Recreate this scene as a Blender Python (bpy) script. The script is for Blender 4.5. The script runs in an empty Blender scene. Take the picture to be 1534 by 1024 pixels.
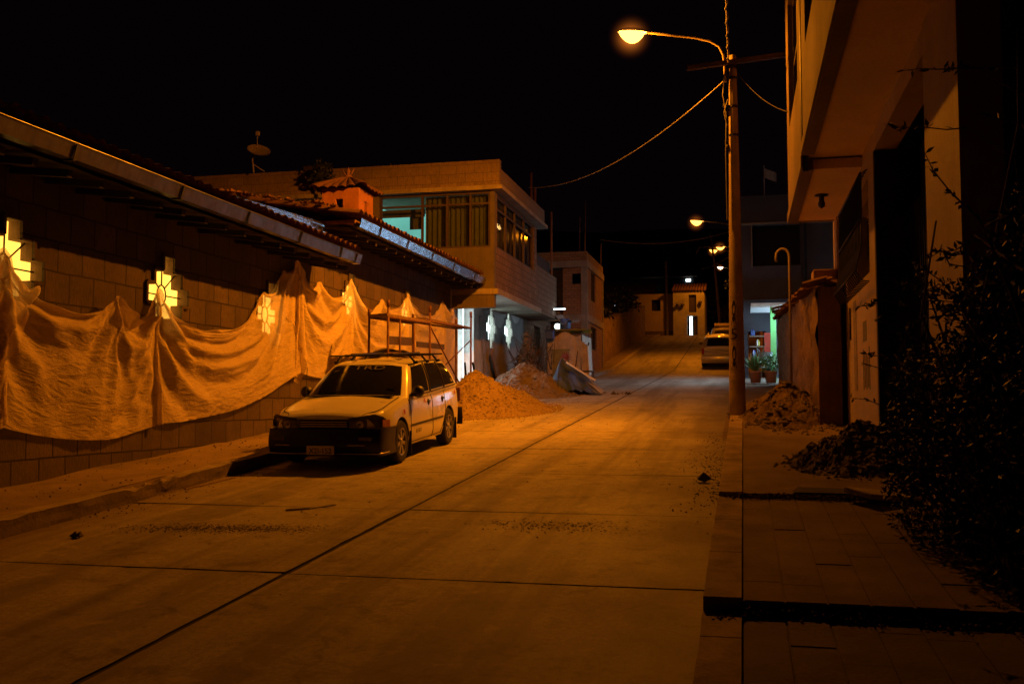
import bpy, bmesh, math, random
import numpy as np
from mathutils import Vector, Matrix, noise
random.seed(7)
R = math.radians
SC = bpy.context.scene
COL = SC.collection

# ------------------------------------------------------------------ terrain
S1, S2, B1, B2 = 0.068, 0.13, 50.0, 79.0
def gz(y):                                   # the street climbs away from the viewer
    if y < B1: return S1*y
    if y < B2: return S1*B1+S2*(y-B1)
    return S1*B1+S2*(B2-B1)+0.01*(y-B2)

# ------------------------------------------------------------------ objects
def tag(o, label=None, cat=None, group=None, kind=None):
    if label: o['label'] = label
    if cat: o['category'] = cat
    if group: o['group'] = group
    if kind: o['kind'] = kind
    return o
def thing(name, label, cat, loc=(0, 0, 0), group=None, rot=(0, 0, 0)):
    o = bpy.data.objects.new(name, None); COL.objects.link(o)
    o.empty_display_size = .2
    o.location = loc; o.rotation_euler = rot
    return tag(o, label, cat, group)
def origin(o):
    v = Vector(o.location)
    while o.parent:
        o = o.parent; v = v+Vector(o.location)
    return v
def copy_tree(o, parent=None):
    c = o.copy(); COL.objects.link(c); c.parent = parent
    for ch in list(o.children): copy_tree(ch, c)
    return c

class MB:
    """collects geometry (in world coordinates, or in the thing's own when local) for ONE mesh object"""
    def __init__(s): s.v = []; s.f = []; s.m = []
    def add(s, vs, fs, m=0):
        n = len(s.v); s.v.extend([tuple(p) for p in vs])
        for f in fs: s.f.append(tuple(i+n for i in f)); s.m.append(m)
        return s
    def box(s, x0, x1, y0, y1, z0, z1, m=0):
        return s.add([(x0,y0,z0),(x1,y0,z0),(x1,y1,z0),(x0,y1,z0),(x0,y0,z1),(x1,y0,z1),(x1,y1,z1),(x0,y1,z1)],
              [(0,3,2,1),(4,5,6,7),(0,1,5,4),(1,2,6,5),(2,3,7,6),(3,0,4,7)], m)
    def obox(s, c, size, rot=(0,0,0), m=0):
        from mathutils import Euler
        M_ = Euler(rot).to_matrix(); c = Vector(c); a, b, d = [q/2 for q in size]
        vs = [c+M_@Vector(p) for p in [(-a,-b,-d),(a,-b,-d),(a,b,-d),(-a,b,-d),(-a,-b,d),(a,-b,d),(a,b,d),(-a,b,d)]]
        return s.add(vs, [(0,3,2,1),(4,5,6,7),(0,1,5,4),(1,2,6,5),(2,3,7,6),(3,0,4,7)], m)
    def beam(s, p, q, w, h=None, m=0):
        """square bar from p to q"""
        p = Vector(p); q = Vector(q); h = h or w; d = (q-p).normalized()
        up = Vector((0,0,1)) if abs(d.z) < .95 else Vector((0,1,0))
        a = d.cross(up).normalized()*w/2; b = a.cross(d).normalized()*h/2
        vs = [p-a-b,p+a-b,p+a+b,p-a+b,q-a-b,q+a-b,q+a+b,q-a+b]
        return s.add(vs, [(0,3,2,1),(4,5,6,7),(0,1,5,4),(1,2,6,5),(2,3,7,6),(3,0,4,7)], m)
    def tube(s, pts, r, n=8, m=0, cap=True):
        pts = [Vector(p) for p in pts]; k = len(pts)
        rr = r if isinstance(r, (list, tuple)) else [r]*k
        vs = []; fs = []; a = None
        for i, p in enumerate(pts):
            d = (pts[min(i+1,k-1)]-pts[max(i-1,0)]).normalized()
            if a is None:
                a = d.cross(Vector((0,0,1)) if abs(d.z) < .9 else Vector((1,0,0))).normalized()
            else:
                a = (a-d*a.dot(d)).normalized()
            b = d.cross(a)
            for j in range(n):
                t = 2*math.pi*j/n
                vs.append(p+(a*math.cos(t)+b*math.sin(t))*rr[i])
        for i in range(k-1):
            for j in range(n):
                fs.append((i*n+j, i*n+(j+1)%n, (i+1)*n+(j+1)%n, (i+1)*n+j))
        if cap: fs.append(tuple(range(n))[::-1]); fs.append(tuple(range((k-1)*n, k*n)))
        return s.add(vs, fs, m)
    def lathe(s, c, prof, n=16, axis='z', m=0):
        c = Vector(c); vs = []; fs = []
        for r, h in prof:
            for j in range(n):
                t = 2*math.pi*j/n; u, v = r*math.cos(t), r*math.sin(t)
                vs.append(c+{'z': Vector((u,v,h)), 'x': Vector((h,u,v)), 'y': Vector((v,h,u))}[axis])
        for i in range(len(prof)-1):
            for j in range(n):
                fs.append((i*n+j, i*n+(j+1)%n, (i+1)*n+(j+1)%n, (i+1)*n+j))
        return s.add(vs, fs, m)
    def grid(s, fn, nu, nv, m=0):
        vs = [fn(i/nu, j/nv) for i in range(nu+1) for j in range(nv+1)]
        fs = [(i*(nv+1)+j, (i+1)*(nv+1)+j, (i+1)*(nv+1)+j+1, i*(nv+1)+j+1) for i in range(nu) for j in range(nv)]
        return s.add(vs, fs, m)
    def prism(s, poly, axis, a, b, m=0):
        """poly of 2-D points in the two other axes, pushed from a to b along axis"""
        n = len(poly)
        def P(p, h): return {'x': (h,p[0],p[1]), 'y': (p[0],h,p[1]), 'z': (p[0],p[1],h)}[axis]
        vs = [P(p,a) for p in poly]+[P(p,b) for p in poly]
        fs = [tuple(range(n))[::-1], tuple(range(n,2*n))]+[(i,(i+1)%n,(i+1)%n+n,i+n) for i in range(n)]
        return s.add(vs, fs, m)
    def wall(s, axis, front, back, a0, a1, b0, b1, holes=(), m=0, mr=None):
        """upright slab with stepped or rectangular holes; a runs along the wall, b is height"""
        mr = m if mr is None else mr
        A = sorted({a0, a1, *[h[0] for h in holes], *[h[1] for h in holes]})
        B = sorted({b0, b1, *[h[2] for h in holes], *[h[3] for h in holes]})
        A = [x for x in A if a0 <= x <= a1]; B = [x for x in B if b0 <= x <= b1]
        def P(c, a, b): return (c,a,b) if axis == 'x' else (a,c,b)
        full = {}
        for i in range(len(A)-1):
            for j in range(len(B)-1):
                ca, cb = (A[i]+A[i+1])/2, (B[j]+B[j+1])/2
                full[i,j] = not any(h[0] < ca < h[1] and h[2] < cb < h[3] for h in holes)
        for (i,j), f in full.items():
            if not f: continue
            q = [(A[i],B[j]),(A[i+1],B[j]),(A[i+1],B[j+1]),(A[i],B[j+1])]
            s.add([P(front,*p) for p in q], [(0,1,2,3)], m); s.add([P(back,*p) for p in q], [(3,2,1,0)], m)
            for (di,dj,e0,e1) in ((-1,0,3,0),(1,0,1,2),(0,-1,0,1),(0,1,2,3)):
                if not full.get((i+di,j+dj), False):
                    inside = (i+di,j+dj) in full
                    s.add([P(front,*q[e0]),P(front,*q[e1]),P(back,*q[e1]),P(back,*q[e0])], [(0,1,2,3)], mr if inside else m)
        return s
    def stones(s, n, fn, r0, r1, m=0, flat=.7):
        """n faceted pebbles; fn() gives a resting point"""
        base = [(0,0,1),(.87,.25,.1),(-.2,.9,.05),(-.85,.1,.12),(-.1,-.9,0),(.1,.1,-.6)]
        fc = [(0,1,2),(0,2,3),(0,3,4),(0,4,1),(5,2,1),(5,3,2),(5,4,3),(5,1,4)]
        for _ in range(n):
            p = fn(); r = r0+(r1-r0)*random.random()**2.5; a = random.random()*6.28
            ca, sa = math.cos(a), math.sin(a); vs = []
            for b in base:
                x, y, z = [q*r*random.uniform(.7,1.25) for q in b]
                vs.append((p[0]+x*ca-y*sa, p[1]+x*sa+y*ca, p[2]+z*flat))
            s.add(vs, fc, m)
        return s
    def build(s, name, mats, parent=None, smooth=False, local=False, pivot=None, bevel=0, sub=0):
        me = bpy.data.meshes.new(name)
        o = bpy.data.objects.new(name, me); COL.objects.link(o)
        if parent is not None:
            o.parent = parent
            off = Vector((0,0,0)) if local else origin(parent)
        else:
            off = Vector(pivot) if pivot is not None else Vector((0,0,0)); o.location = off
        me.from_pydata([(p[0]-off.x, p[1]-off.y, p[2]-off.z) for p in s.v], [], s.f)
        for mm in (mats if isinstance(mats, (list, tuple)) else [mats]): me.materials.append(mm)
        me.polygons.foreach_set('material_index', s.m)
        bm = bmesh.new(); bm.from_mesh(me)
        if bevel or smooth or sub: bmesh.ops.remove_doubles(bm, verts=bm.verts, dist=1e-5)
        bmesh.ops.recalc_face_normals(bm, faces=bm.faces)
        bm.to_mesh(me); bm.free()
        if smooth: me.polygons.foreach_set('use_smooth', [True]*len(me.polygons))
        if bevel:
            md = o.modifiers.new('bevel', 'BEVEL'); md.width = bevel; md.segments = 2; md.limit_method = 'ANGLE'
        if sub:
            md = o.modifiers.new('sub', 'SUBSURF'); md.levels = sub; md.render_levels = sub
        me.update()
        return o
def text_mb(body, size, M_, depth=.002, cond=1.0):
    """lettering as geometry; M_ maps the text plane into place"""
    cu = bpy.data.curves.new('lettering', 'FONT'); cu.body = body; cu.size = size; cu.align_x = 'CENTER'; cu.align_y = 'CENTER'
    cu.extrude = depth; cu.resolution_u = 3
    o = bpy.data.objects.new('lettering', cu); COL.objects.link(o)
    dg = bpy.context.evaluated_depsgraph_get(); me = o.evaluated_get(dg).to_mesh()
    mb = MB(); mb.add([M_@Vector((v.co.x*cond, v.co.y, v.co.z)) for v in me.vertices], [tuple(p.vertices) for p in me.polygons])
    o.evaluated_get(dg).to_mesh_clear(); bpy.data.objects.remove(o); bpy.data.curves.remove(cu)
    return mb
def frame_matrix(o, x, y):
    x = Vector(x).normalized(); y = Vector(y).normalized(); z = x.cross(y)
    return Matrix(((x.x,y.x,z.x,o[0]),(x.y,y.y,z.y,o[1]),(x.z,y.z,z.z,o[2]),(0,0,0,1)))

# ------------------------------------------------------------------ materials
class NT:
    def __init__(s, name):
        s.m = bpy.data.materials.new(name); s.m.use_nodes = True
        s.t = s.m.node_tree; s.t.nodes.clear()
        s.out = s.t.nodes.new('ShaderNodeOutputMaterial')
    def n(s, typ, **kw):
        x = s.t.nodes.new('ShaderNode'+typ)
        for k, v in kw.items():
            if k[0] == '_': setattr(x, k[1:], v)
            else:
                i = x.inputs[int(k[1:])] if k[0] == 'i' and k[1:].isdigit() else x.inputs[k.replace('__',' ')]
                if isinstance(v, bpy.types.NodeSocket): s.t.links.new(v, i)
                else: i.default_value = v
        return x
    def link(s, a, b): s.t.links.new(a, b)
def c4(c): return (c[0], c[1], c[2], 1)
def mixc(t, fac, a, b, mode='MIX'):
    x = t.n('MixRGB', _blend_type=mode)
    for i, v in ((0,fac),(1,a),(2,b)):
        if isinstance(v, bpy.types.NodeSocket): t.link(v, x.inputs[i])
        else: x.inputs[i].default_value = v if i == 0 else c4(v)
    return x.outputs[0]
def ramp(t, fac, lo, hi):
    x = t.n('MapRange', Value=fac); x.inputs[1].default_value = lo; x.inputs[2].default_value = hi
    return x.outputs[0]
def mathn(t, op, a, b=0.0):
    x = t.n('Math', _operation=op)
    for i, v in ((0,a),(1,b)):
        if isinstance(v, bpy.types.NodeSocket): t.link(v, x.inputs[i])
        else: x.inputs[i].default_value = v
    return x.outputs[0]
MATS = {}
def mat(name, col, rough=.85, var=.35, scale=3.0, bump=.25, bscale=40.0, metal=0.0, dark=None, streak=0.0, spec=.5, coat=0.0, fine=.25):
    """weathered surface: large stains + fine grain in colour, grain in relief"""
    if name in MATS: return MATS[name]
    t = NT(name); tc = t.n('TexCoord').outputs['Object']
    n1 = t.n('TexNoise', Vector=tc, Scale=scale, Detail=6.0, Roughness=.6).outputs['Fac']
    n2 = t.n('TexNoise', Vector=tc, Scale=bscale, Detail=5.0, Roughness=.65).outputs['Fac']
    dk = dark or tuple(q*.45 for q in col)
    c = mixc(t, mathn(t, 'MULTIPLY', ramp(t, n1, .38, .68), var*2), col, dk)
    c = mixc(t, fine, c, mixc(t, ramp(t, n2, .3, .7), tuple(q*.55 for q in col), tuple(min(1,q*1.35) for q in col)))
    if streak:
        mp = t.n('Mapping', Vector=tc, Scale=(6,6,.35)).outputs[0]
        n3 = t.n('TexNoise', Vector=mp, Scale=2.0, Detail=5.0).outputs['Fac']
        c = mixc(t, mathn(t, 'MULTIPLY', ramp(t, n3, .5, .75), streak), c, tuple(q*.35 for q in col))
    p = t.n('BsdfPrincipled', Metallic=metal, Roughness=rough)
    t.link(c, p.inputs['Base Color']); p.inputs['Specular IOR Level'].default_value = spec; p.inputs['Coat Weight'].default_value = coat
    p.inputs['Coat Roughness'].default_value = .06
    t.link(ramp(t, n1, 0, 1) if False else mathn(t, 'ADD', mathn(t, 'MULTIPLY', n1, .25), rough-.12), p.inputs['Roughness'])
    if bump:
        b = t.n('Bump', Strength=bump, Distance=.02, Height=mathn(t, 'ADD', n2, mathn(t, 'MULTIPLY', n1, .6)))
        t.link(b.outputs[0], p.inputs['Normal'])
    t.link(p.outputs[0], t.out.inputs[0]); MATS[name] = t.m
    return t.m
def brickmat(name, c1, c2, mortar, w, h, ms=.012, var=.3, bump=.6, rough=.9, plaster=None, soot=0.0):
    """coursed blocks on walls facing x or y; u runs along the wall, v is height"""
    if name in MATS: return MATS[name]
    t = NT(name); tc = t.n('TexCoord').outputs['Object']
    sx = t.n('SeparateXYZ', Vector=tc)
    u = mathn(t, 'ADD', sx.outputs[0], sx.outputs[1])
    wob = t.n('TexNoise', Vector=tc, Scale=1.6, Detail=4.0)
    uu = mathn(t, 'ADD', u, mathn(t, 'MULTIPLY', wob.outputs['Fac'], .05))
    vv = mathn(t, 'ADD', sx.outputs[2], mathn(t, 'MULTIPLY', wob.outputs['Fac'], .04))
    cv = t.n('CombineXYZ', X=uu, Y=vv, Z=0.0).outputs[0]
    br = t.n('TexBrick', Vector=cv, Color1=c4(c1), Color2=c4(c2), Mortar=c4(mortar), Scale=1.0)
    br.inputs['Mortar Size'].default_value = ms; br.inputs['Mortar Smooth'].default_value = .25
    br.inputs['Brick Width'].default_value = w; br.inputs['Row Height'].default_value = h; br.inputs['Bias'].default_value = 0.0
    n1 = t.n('TexNoise', Vector=tc, Scale=1.1, Detail=7.0, Roughness=.65).outputs['Fac']
    mp = t.n('Mapping', Vector=tc, Scale=(14,14,3.5)).outputs[0]
    n2 = t.n('TexNoise', Vector=mp, Scale=3.0, Detail=6.0, Roughness=.75).outputs['Fac']
    c = mixc(t, mathn(t, 'MULTIPLY', ramp(t, n1, .4, .7), var), br.outputs['Color'], tuple(q*.35 for q in c1))
    c = mixc(t, mathn(t, 'MULTIPLY', ramp(t, n2, .42, .68), .7), c, tuple(q*.3 for q in c1))
    hgt = mathn(t, 'ADD', mathn(t, 'MULTIPLY', br.outputs['Fac'], -1.0), mathn(t, 'MULTIPLY', n2, .7))
    if plaster:
        pm = ramp(t, t.n('TexNoise', Vector=tc, Scale=.55, Detail=5.0, Roughness=.7).outputs['Fac'], .46, .50)
        pc = mixc(t, n2, plaster, tuple(q*.5 for q in plaster))
        c = mixc(t, pm, c, pc)
        hgt = mathn(t, 'ADD', mathn(t, 'MULTIPLY', hgt, mathn(t, 'SUBTRACT', 1.0, pm)), mathn(t, 'MULTIPLY', n2, .4))
    p = t.n('BsdfPrincipled', Roughness=rough); t.link(c, p.inputs['Base Color']); p.inputs['Specular IOR Level'].default_value = .25
    t.link(t.n('Bump', Strength=bump, Distance=.03, Height=hgt).outputs[0], p.inputs['Normal'])
    t.link(p.outputs[0], t.out.inputs[0]); MATS[name] = t.m
    return t.m
def glow(name, col, power, var=.25, scale=4.0):
    """lit surface: a lamp, or a lit room seen through a window"""
    if name in MATS: return MATS[name]
    t = NT(name); tc = t.n('TexCoord').outputs['Object']
    n1 = t.n('TexNoise', Vector=tc, Scale=scale, Detail=3.0).outputs['Fac']
    e = t.n('Emission', Color=c4(col)); t.link(mathn(t, 'MULTIPLY', ramp(t, n1, -.2/(var+.01), .8), power), e.inputs['Strength'])
    if var < .02: t.t.links.remove(e.inputs['Strength'].links[0]); e.inputs['Strength'].default_value = power
    t.link(e.outputs[0], t.out.inputs[0]); MATS[name] = t.m
    return t.m
def clothmat(name, col, transl=.3, transp=.12, weave=220.0, var=.4):
    if name in MATS: return MATS[name]
    t = NT(name); tc = t.n('TexCoord').outputs['Object']
    n1 = t.n('TexNoise', Vector=tc, Scale=1.3, Detail=6.0, Roughness=.65).outputs['Fac']
    uv = t.n('TexCoord').outputs['UV']
    n2 = t.n('TexNoise', Vector=t.n('Mapping', Vector=uv, Scale=(1,2.6,1)).outputs[0], Scale=5.0, Detail=7.0, Roughness=.68, Distortion=.9).outputs['Fac']
    n3 = t.n('TexNoise', Vector=tc, Scale=weave, Detail=2.0).outputs['Fac']
    c = mixc(t, mathn(t, 'MULTIPLY', ramp(t, n1, .4, .7), var), col, tuple(q*.45 for q in col))
    c = mixc(t, mathn(t, 'MULTIPLY', n3, .2), c, tuple(q*.6 for q in col))
    def ridge(sc, v, seed):
        q = t.n('TexNoise', Vector=t.n('Mapping', Vector=uv, Scale=v, Location=(seed,seed,seed)).outputs[0], Scale=sc, Detail=3.0, Roughness=.5, Distortion=.8).outputs['Fac']
        return mathn(t, 'ABSOLUTE', mathn(t, 'SUBTRACT', q, .5))
    cr = mathn(t, 'ADD', mathn(t, 'MULTIPLY', ridge(1.5,(.8,2.6,1),3.1), 1.8), mathn(t, 'ADD', mathn(t, 'MULTIPLY', ridge(3.4,(.9,2.8,1),7.7), 1.2), mathn(t, 'MULTIPLY', ridge(9.0,(1.6,1,1),1.9), .40)))
    h = mathn(t, 'ADD', mathn(t, 'MULTIPLY', cr, -1.0), mathn(t, 'ADD', mathn(t, 'MULTIPLY', n2, .55), mathn(t, 'MULTIPLY', n3, .05)))
    c = mixc(t, mathn(t, 'MULTIPLY', ramp(t, cr, .10, .02), .35), c, tuple(q*.35 for q in col))
    b = t.n('Bump', Strength=.7, Distance=.07, Height=h).outputs[0]
    d = t.n('BsdfDiffuse', Normal=b); t.link(c, d.inputs['Color'])
    tl = t.n('BsdfTranslucent', Normal=b); t.link(c, tl.inputs['Color'])
    m1 = t.n('MixShader', Fac=transl); t.link(d.outputs[0], m1.inputs[1]); t.link(tl.outputs[0], m1.inputs[2])
    tp = t.n('BsdfTransparent')
    m2 = t.n('MixShader'); t.link(mathn(t, 'MULTIPLY', ramp(t, n3, .3, .7), transp*2), m2.inputs[0])
    t.link(m1.outputs[0], m2.inputs[1]); t.link(tp.outputs[0], m2.inputs[2])
    t.link(m2.outputs[0], t.out.inputs[0]); MATS[name] = t.m
    return t.m
def glassmat(name, col=(.012,.012,.014), rough=.04, clear=0.0):
    if name in MATS: return MATS[name]
    t = NT(name); tc = t.n('TexCoord').outputs['Object']
    n1 = t.n('TexNoise', Vector=tc, Scale=5.0, Detail=4.0).outputs['Fac']
    p = t.n('BsdfPrincipled'); t.link(mixc(t, n1, col, tuple(q*2.2 for q in col)), p.inputs['Base Color'])
    t.link(mathn(t, 'ADD', mathn(t, 'MULTIPLY', n1, .08), rough), p.inputs['Roughness'])
    if clear:
        tp = t.n('BsdfTransparent', Color=(.9,.95,.95,1)); mx = t.n('MixShader', Fac=clear)
        t.link(p.outputs[0], mx.inputs[1]); t.link(tp.outputs[0], mx.inputs[2]); t.link(mx.outputs[0], t.out.inputs[0])
    else: t.link(p.outputs[0], t.out.inputs[0])
    MATS[name] = t.m
    return t.m
def roadmat():
    t = NT('worn_concrete'); tc = t.n('TexCoord').outputs['Object']; sx = t.n('SeparateXYZ', Vector=tc)
    n1 = t.n('TexNoise', Vector=tc, Scale=.55, Detail=8.0, Roughness=.62).outputs['Fac']
    n2 = t.n('TexNoise', Vector=tc, Scale=26.0, Detail=6.0, Roughness=.7).outputs['Fac']
    n4 = t.n('TexNoise', Vector=tc, Scale=160.0, Detail=3.0, Roughness=.7).outputs['Fac']
    mp = t.n('Mapping', Vector=tc, Scale=(3.2,.22,1)).outputs[0]
    n3 = t.n('TexNoise', Vector=mp, Scale=1.3, Detail=7.0, Roughness=.65, Distortion=.6).outputs['Fac']
    col = (.40,.36,.31)
    c = mixc(t, mathn(t, 'MULTIPLY', ramp(t, n1, .42, .68), .8), col, (.19,.16,.13))
    c = mixc(t, mathn(t, 'MULTIPLY', ramp(t, n3, .48, .72), .55), c, (.17,.145,.12))
    c = mixc(t, .55, c, mixc(t, ramp(t, n2, .33, .67), (.22,.19,.165), (.48,.44,.38)))
    c = mixc(t, mathn(t, 'MULTIPLY', ramp(t, n4, .50, .66), .6), c, (.13,.11,.09))
    c = mixc(t, mathn(t, 'MULTIPLY', ramp(t, n4, .46, .34), .45), c, (.52,.47,.40))
    vo = t.n('TexVoronoi', _feature='DISTANCE_TO_EDGE', Vector=mixc(t, .25, tc, t.n('TexNoise', Vector=tc, Scale=2.5, Detail=6.0).outputs['Color']), Scale=.42).outputs['Distance']
    ck = mathn(t, 'MULTIPLY', ramp(t, vo, .006, .001), ramp(t, n1, .50, .60))
    c = mixc(t, mathn(t, 'MULTIPLY', ck, .3), c, (.05,.04,.03))
    ln = t.n('TexNoise', Vector=t.n('Mapping', Vector=tc, Scale=(1.4,.05,1)).outputs[0], Scale=1.0, Detail=5.0, Roughness=.6).outputs['Fac']
    c = mixc(t, mathn(t, 'MULTIPLY', ramp(t, ln, .48, .60), .7), c, (.15,.125,.10))
    n5 = t.n('TexNoise', Vector=tc, Scale=3.3, Detail=7.0, Roughness=.7, Distortion=.4).outputs['Fac']
    c = mixc(t, mathn(t, 'MULTIPLY', ramp(t, n5, .54, .66), .6), c, (.10,.08,.06))
    c = mixc(t, mathn(t, 'MULTIPLY', ramp(t, n5, .44, .30), .45), c, (.56,.50,.43))
    # dirt by both kerbs; the right band also paints in the shade there
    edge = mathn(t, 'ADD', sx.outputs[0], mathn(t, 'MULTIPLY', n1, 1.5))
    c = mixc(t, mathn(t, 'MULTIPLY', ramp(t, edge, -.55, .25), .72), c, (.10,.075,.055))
    ledge = mathn(t, 'SUBTRACT', sx.outputs[0], mathn(t, 'MULTIPLY', n3, 1.3))
    c = mixc(t, mathn(t, 'MULTIPLY', ramp(t, ledge, -6.35, -7.35), .7), c, (.17,.12,.08))
    p = t.n('BsdfPrincipled'); t.link(c, p.inputs['Base Color']); p.inputs['Specular IOR Level'].default_value = .35
    t.link(mathn(t, 'ADD', mathn(t, 'MULTIPLY', n1, .35), .52), p.inputs['Roughness'])
    h = mathn(t, 'ADD', mathn(t, 'MULTIPLY', n2, .8), mathn(t, 'MULTIPLY', n4, .5))
    t.link(t.n('Bump', Strength=.35, Distance=.012, Height=h).outputs[0], p.inputs['Normal'])
    t.link(p.outputs[0], t.out.inputs[0]); return t.m

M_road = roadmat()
M_dirt = mat('packed_earth', (.20,.14,.09), .95, .5, 1.6, .6, 30)
M_joint = mat('joint_filler', (.035,.028,.022), .95, .2)
M_pave = mat('dusty_pavement', (.20,.145,.105), .92, .5, 1.4, .5, 34)
M_dirt2 = mat('dusty_left_pavement', (.27,.20,.14), .93, .5, 1.3, .6, 34)
M_kerb = mat('kerb_concrete', (.34,.28,.22), .9, .5, 2.2, .5, 30)
M_block = brickmat('tuff_block', (.155,.115,.08), (.095,.07,.05), (.022,.017,.013), .46, .375, .012, .85, 1.0)
M_blockB = brickmat('dark_tuff_block', (.15,.11,.08), (.10,.072,.054), (.024,.019,.015), .46, .375, .012, .75, 1.0)
M_brick = brickmat('clay_brick', (.42,.23,.12), (.30,.165,.09), (.16,.12,.09), .27, .125, .012, .35, .7)
M_brick2 = brickmat('big_clay_brick', (.22,.135,.085), (.17,.105,.07), (.085,.06,.042), .36, .20, .016, .45, .35)
M_parapet = brickmat('light_block', (.26,.185,.125), (.21,.15,.10), (.14,.105,.08), .52, .26, .010, .25, .4)
M_conc = mat('raw_concrete', (.30,.25,.20), .92, .4, 2.0, .4, 25, streak=.35)
M_plaster = mat('dusty_plaster', (.44,.40,.36), .93, .35, 1.2, .35, 18, streak=.25)
M_olive = mat('olive_render', (.13,.105,.06), .93, .4, 1.0, .25, 20, streak=.3)
M_cream = mat('cream_house_paint', (.42,.32,.21), .75, .25, .9, .15, 25, streak=.22)
M_tile = mat('roof_tile', (.16,.075,.045), .9, .5, 4, .5, 26)
M_galv = mat('galvanised_sheet', (.46,.50,.60), .24, .25, 3.5, .12, 14, metal=1.0, dark=(.24,.22,.22))
M_iron = mat('black_iron', (.02,.018,.017), .55, .3, 8, .15, 60, metal=.6)
M_rust = mat('rusty_tube', (.16,.07,.035), .7, .5, 9, .3, 70, metal=.35)
M_wood = mat('weathered_board', (.20,.125,.07), .85, .5, 6, .35, 50)
M_wooddark = mat('dark_frame_wood', (.055,.035,.022), .7, .4, 6, .25, 40)
M_eave = mat('darkened_eave_wood', (.026,.018,.013), .9, .4, 6, .3, 40)  # timber darkened so the underside of the eaves stays dim
M_adobe = mat('adobe', (.205,.13,.08), .97, .5, 2.2, .9, 14, streak=.5)
M_gravel = mat('orange_gravel', (.25,.18,.12), .95, .3, 3, .6, 40, fine=.5)
M_sand = mat('grey_sand', (.20,.15,.11), .95, .4, 3, .6, 40, fine=.5)
M_rubble = mat('earth_rubble', (.15,.10,.065), .96, .5, 5, .7, 24, fine=.4)
M_stone = mat('rubble_stone', (.11,.085,.065), .9, .4, 7, .5, 30)
M_pole = mat('pole_concrete', (.33,.26,.2), .85, .45, 3, .35, 30, streak=.3)
M_paint = mat('white_car_paint', (.74,.71,.68), .30, .10, 1.6, .02, 60, spec=.5, coat=.5, dark=(.50,.45,.40), fine=.06)
M_trim = mat('black_plastic', (.018,.017,.016), .5, .25, 10, .1, 90)
M_bumper = mat('black_bumper', (.009,.008,.0075), .36, .3, 6, .03, 90, spec=.3)
M_glass = glassmat('tinted_glass', (.010,.010,.011), .03)
M_lamp_glass = glassmat('headlight_glass', (.05,.045,.04), .05)
M_tyre = mat('tyre_rubber', (.022,.02,.018), .88, .4, 9, .3, 60)
M_rim = mat('dusty_alloy', (.42,.40,.38), .42, .3, 12, .08, 60, metal=.8)
M_cloth = clothmat('dusty_canvas', (.86,.70,.54), .15, .32, 220.0, .2)
M_cloth2 = clothmat('grey_canvas', (.36,.32,.31), .12, .42)
M_warm = glow('warm_room', (1.0,.47,.055), 4.0, .8, 2.2)
M_cool = glow('cool_room', (.72,1.0,.95), 9.0, .15, 2.0)
M_teal = glow('teal_room', (.28,.92,.75), .95, .2, 1.2)
M_sodium = glow('sodium_bulb', (1.0,.42,.06), 7.0, 0.0)
M_sodium2 = glow('far_sodium_bulb', (1.0,.36,.05), 6.0, 0.0)
M_tubelight = glow('cool_tube', (.75,.95,1.0), 5.0, 0.0)
M_leaf = mat('dark_leaf', (.028,.036,.016), .6, .5, 6, .1, 40)
M_leaf2 = mat('pot_plant_leaf', (.10,.22,.08), .55, .5, 9, .1, 40)
M_stem = mat('shrub_stem', (.07,.05,.035), .9, .4, 9, .4, 50)
M_white = mat('white_paint', (.62,.58,.54), .7, .3, 5, .1, 40)
M_red = mat('red_paint', (.42,.035,.02), .6, .3, 8, .1, 40)
M_orange = mat('terracotta_paint', (.42,.17,.075), .85, .35, 3, .3, 25, streak=.3)
M_lattice = mat('window_lattice', (.02,.016,.012), .7, .2)
M_bluetarp = mat('blue_grey_tarp', (.05,.085,.27), .45, .35, 4, .35, 12, dark=(.05,.045,.07))
M_black = mat('dark_void', (.008,.007,.007), .9, .3, 2, .2, 20)
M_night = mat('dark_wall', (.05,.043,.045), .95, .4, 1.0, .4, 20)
M_yellow = mat('yellow_cloth', (.40,.32,.05), .85, .3, 6, .3, 30)
M_blueb = mat('blue_plastic', (.03,.06,.20), .5, .3, 6, .1, 40)
M_wire = mat('black_cable', (.10,.09,.085), .7, .2)
M_silver = mat('silver_car_paint', (.60,.57,.57), .35, .15, 3, .02, 60, metal=.4, coat=.3)
M_taxi = mat('dark_car_paint', (.10,.075,.05), .35, .2, 3, .02, 60, coat=.3)
M_green = mat('green_post_paint', (.22,.75,.25), .6, .25, 4, .1, 40)
M_grey = mat('grey_letter_paint', (.17,.15,.15), .9, .5, 9, .1, 50)

# ================================================================== SETTING
def structure(name, mb, m, **k): return tag(mb.build(name, m, **k), kind='structure')
ys = [-80, -30, -8]+[i*1.0 for i in range(-7, 131)]+[140, 160, 200, 300, 420]
g = MB()
xs = [-220, -60, -20, -8.15, -6.6, -3, -.25, 1.7, 8, 40, 220]
for i in range(len(ys)-1):
    for j in range(len(xs)-1):
        g.add([(xs[j],ys[i],gz(ys[i])-.02),(xs[j+1],ys[i],gz(ys[i])-.02),(xs[j+1],ys[i+1],gz(ys[i+1])-.02),(xs[j],ys[i+1],gz(ys[i+1])-.02)], [(0,1,2,3)])
structure('ground', g, M_dirt)
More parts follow.
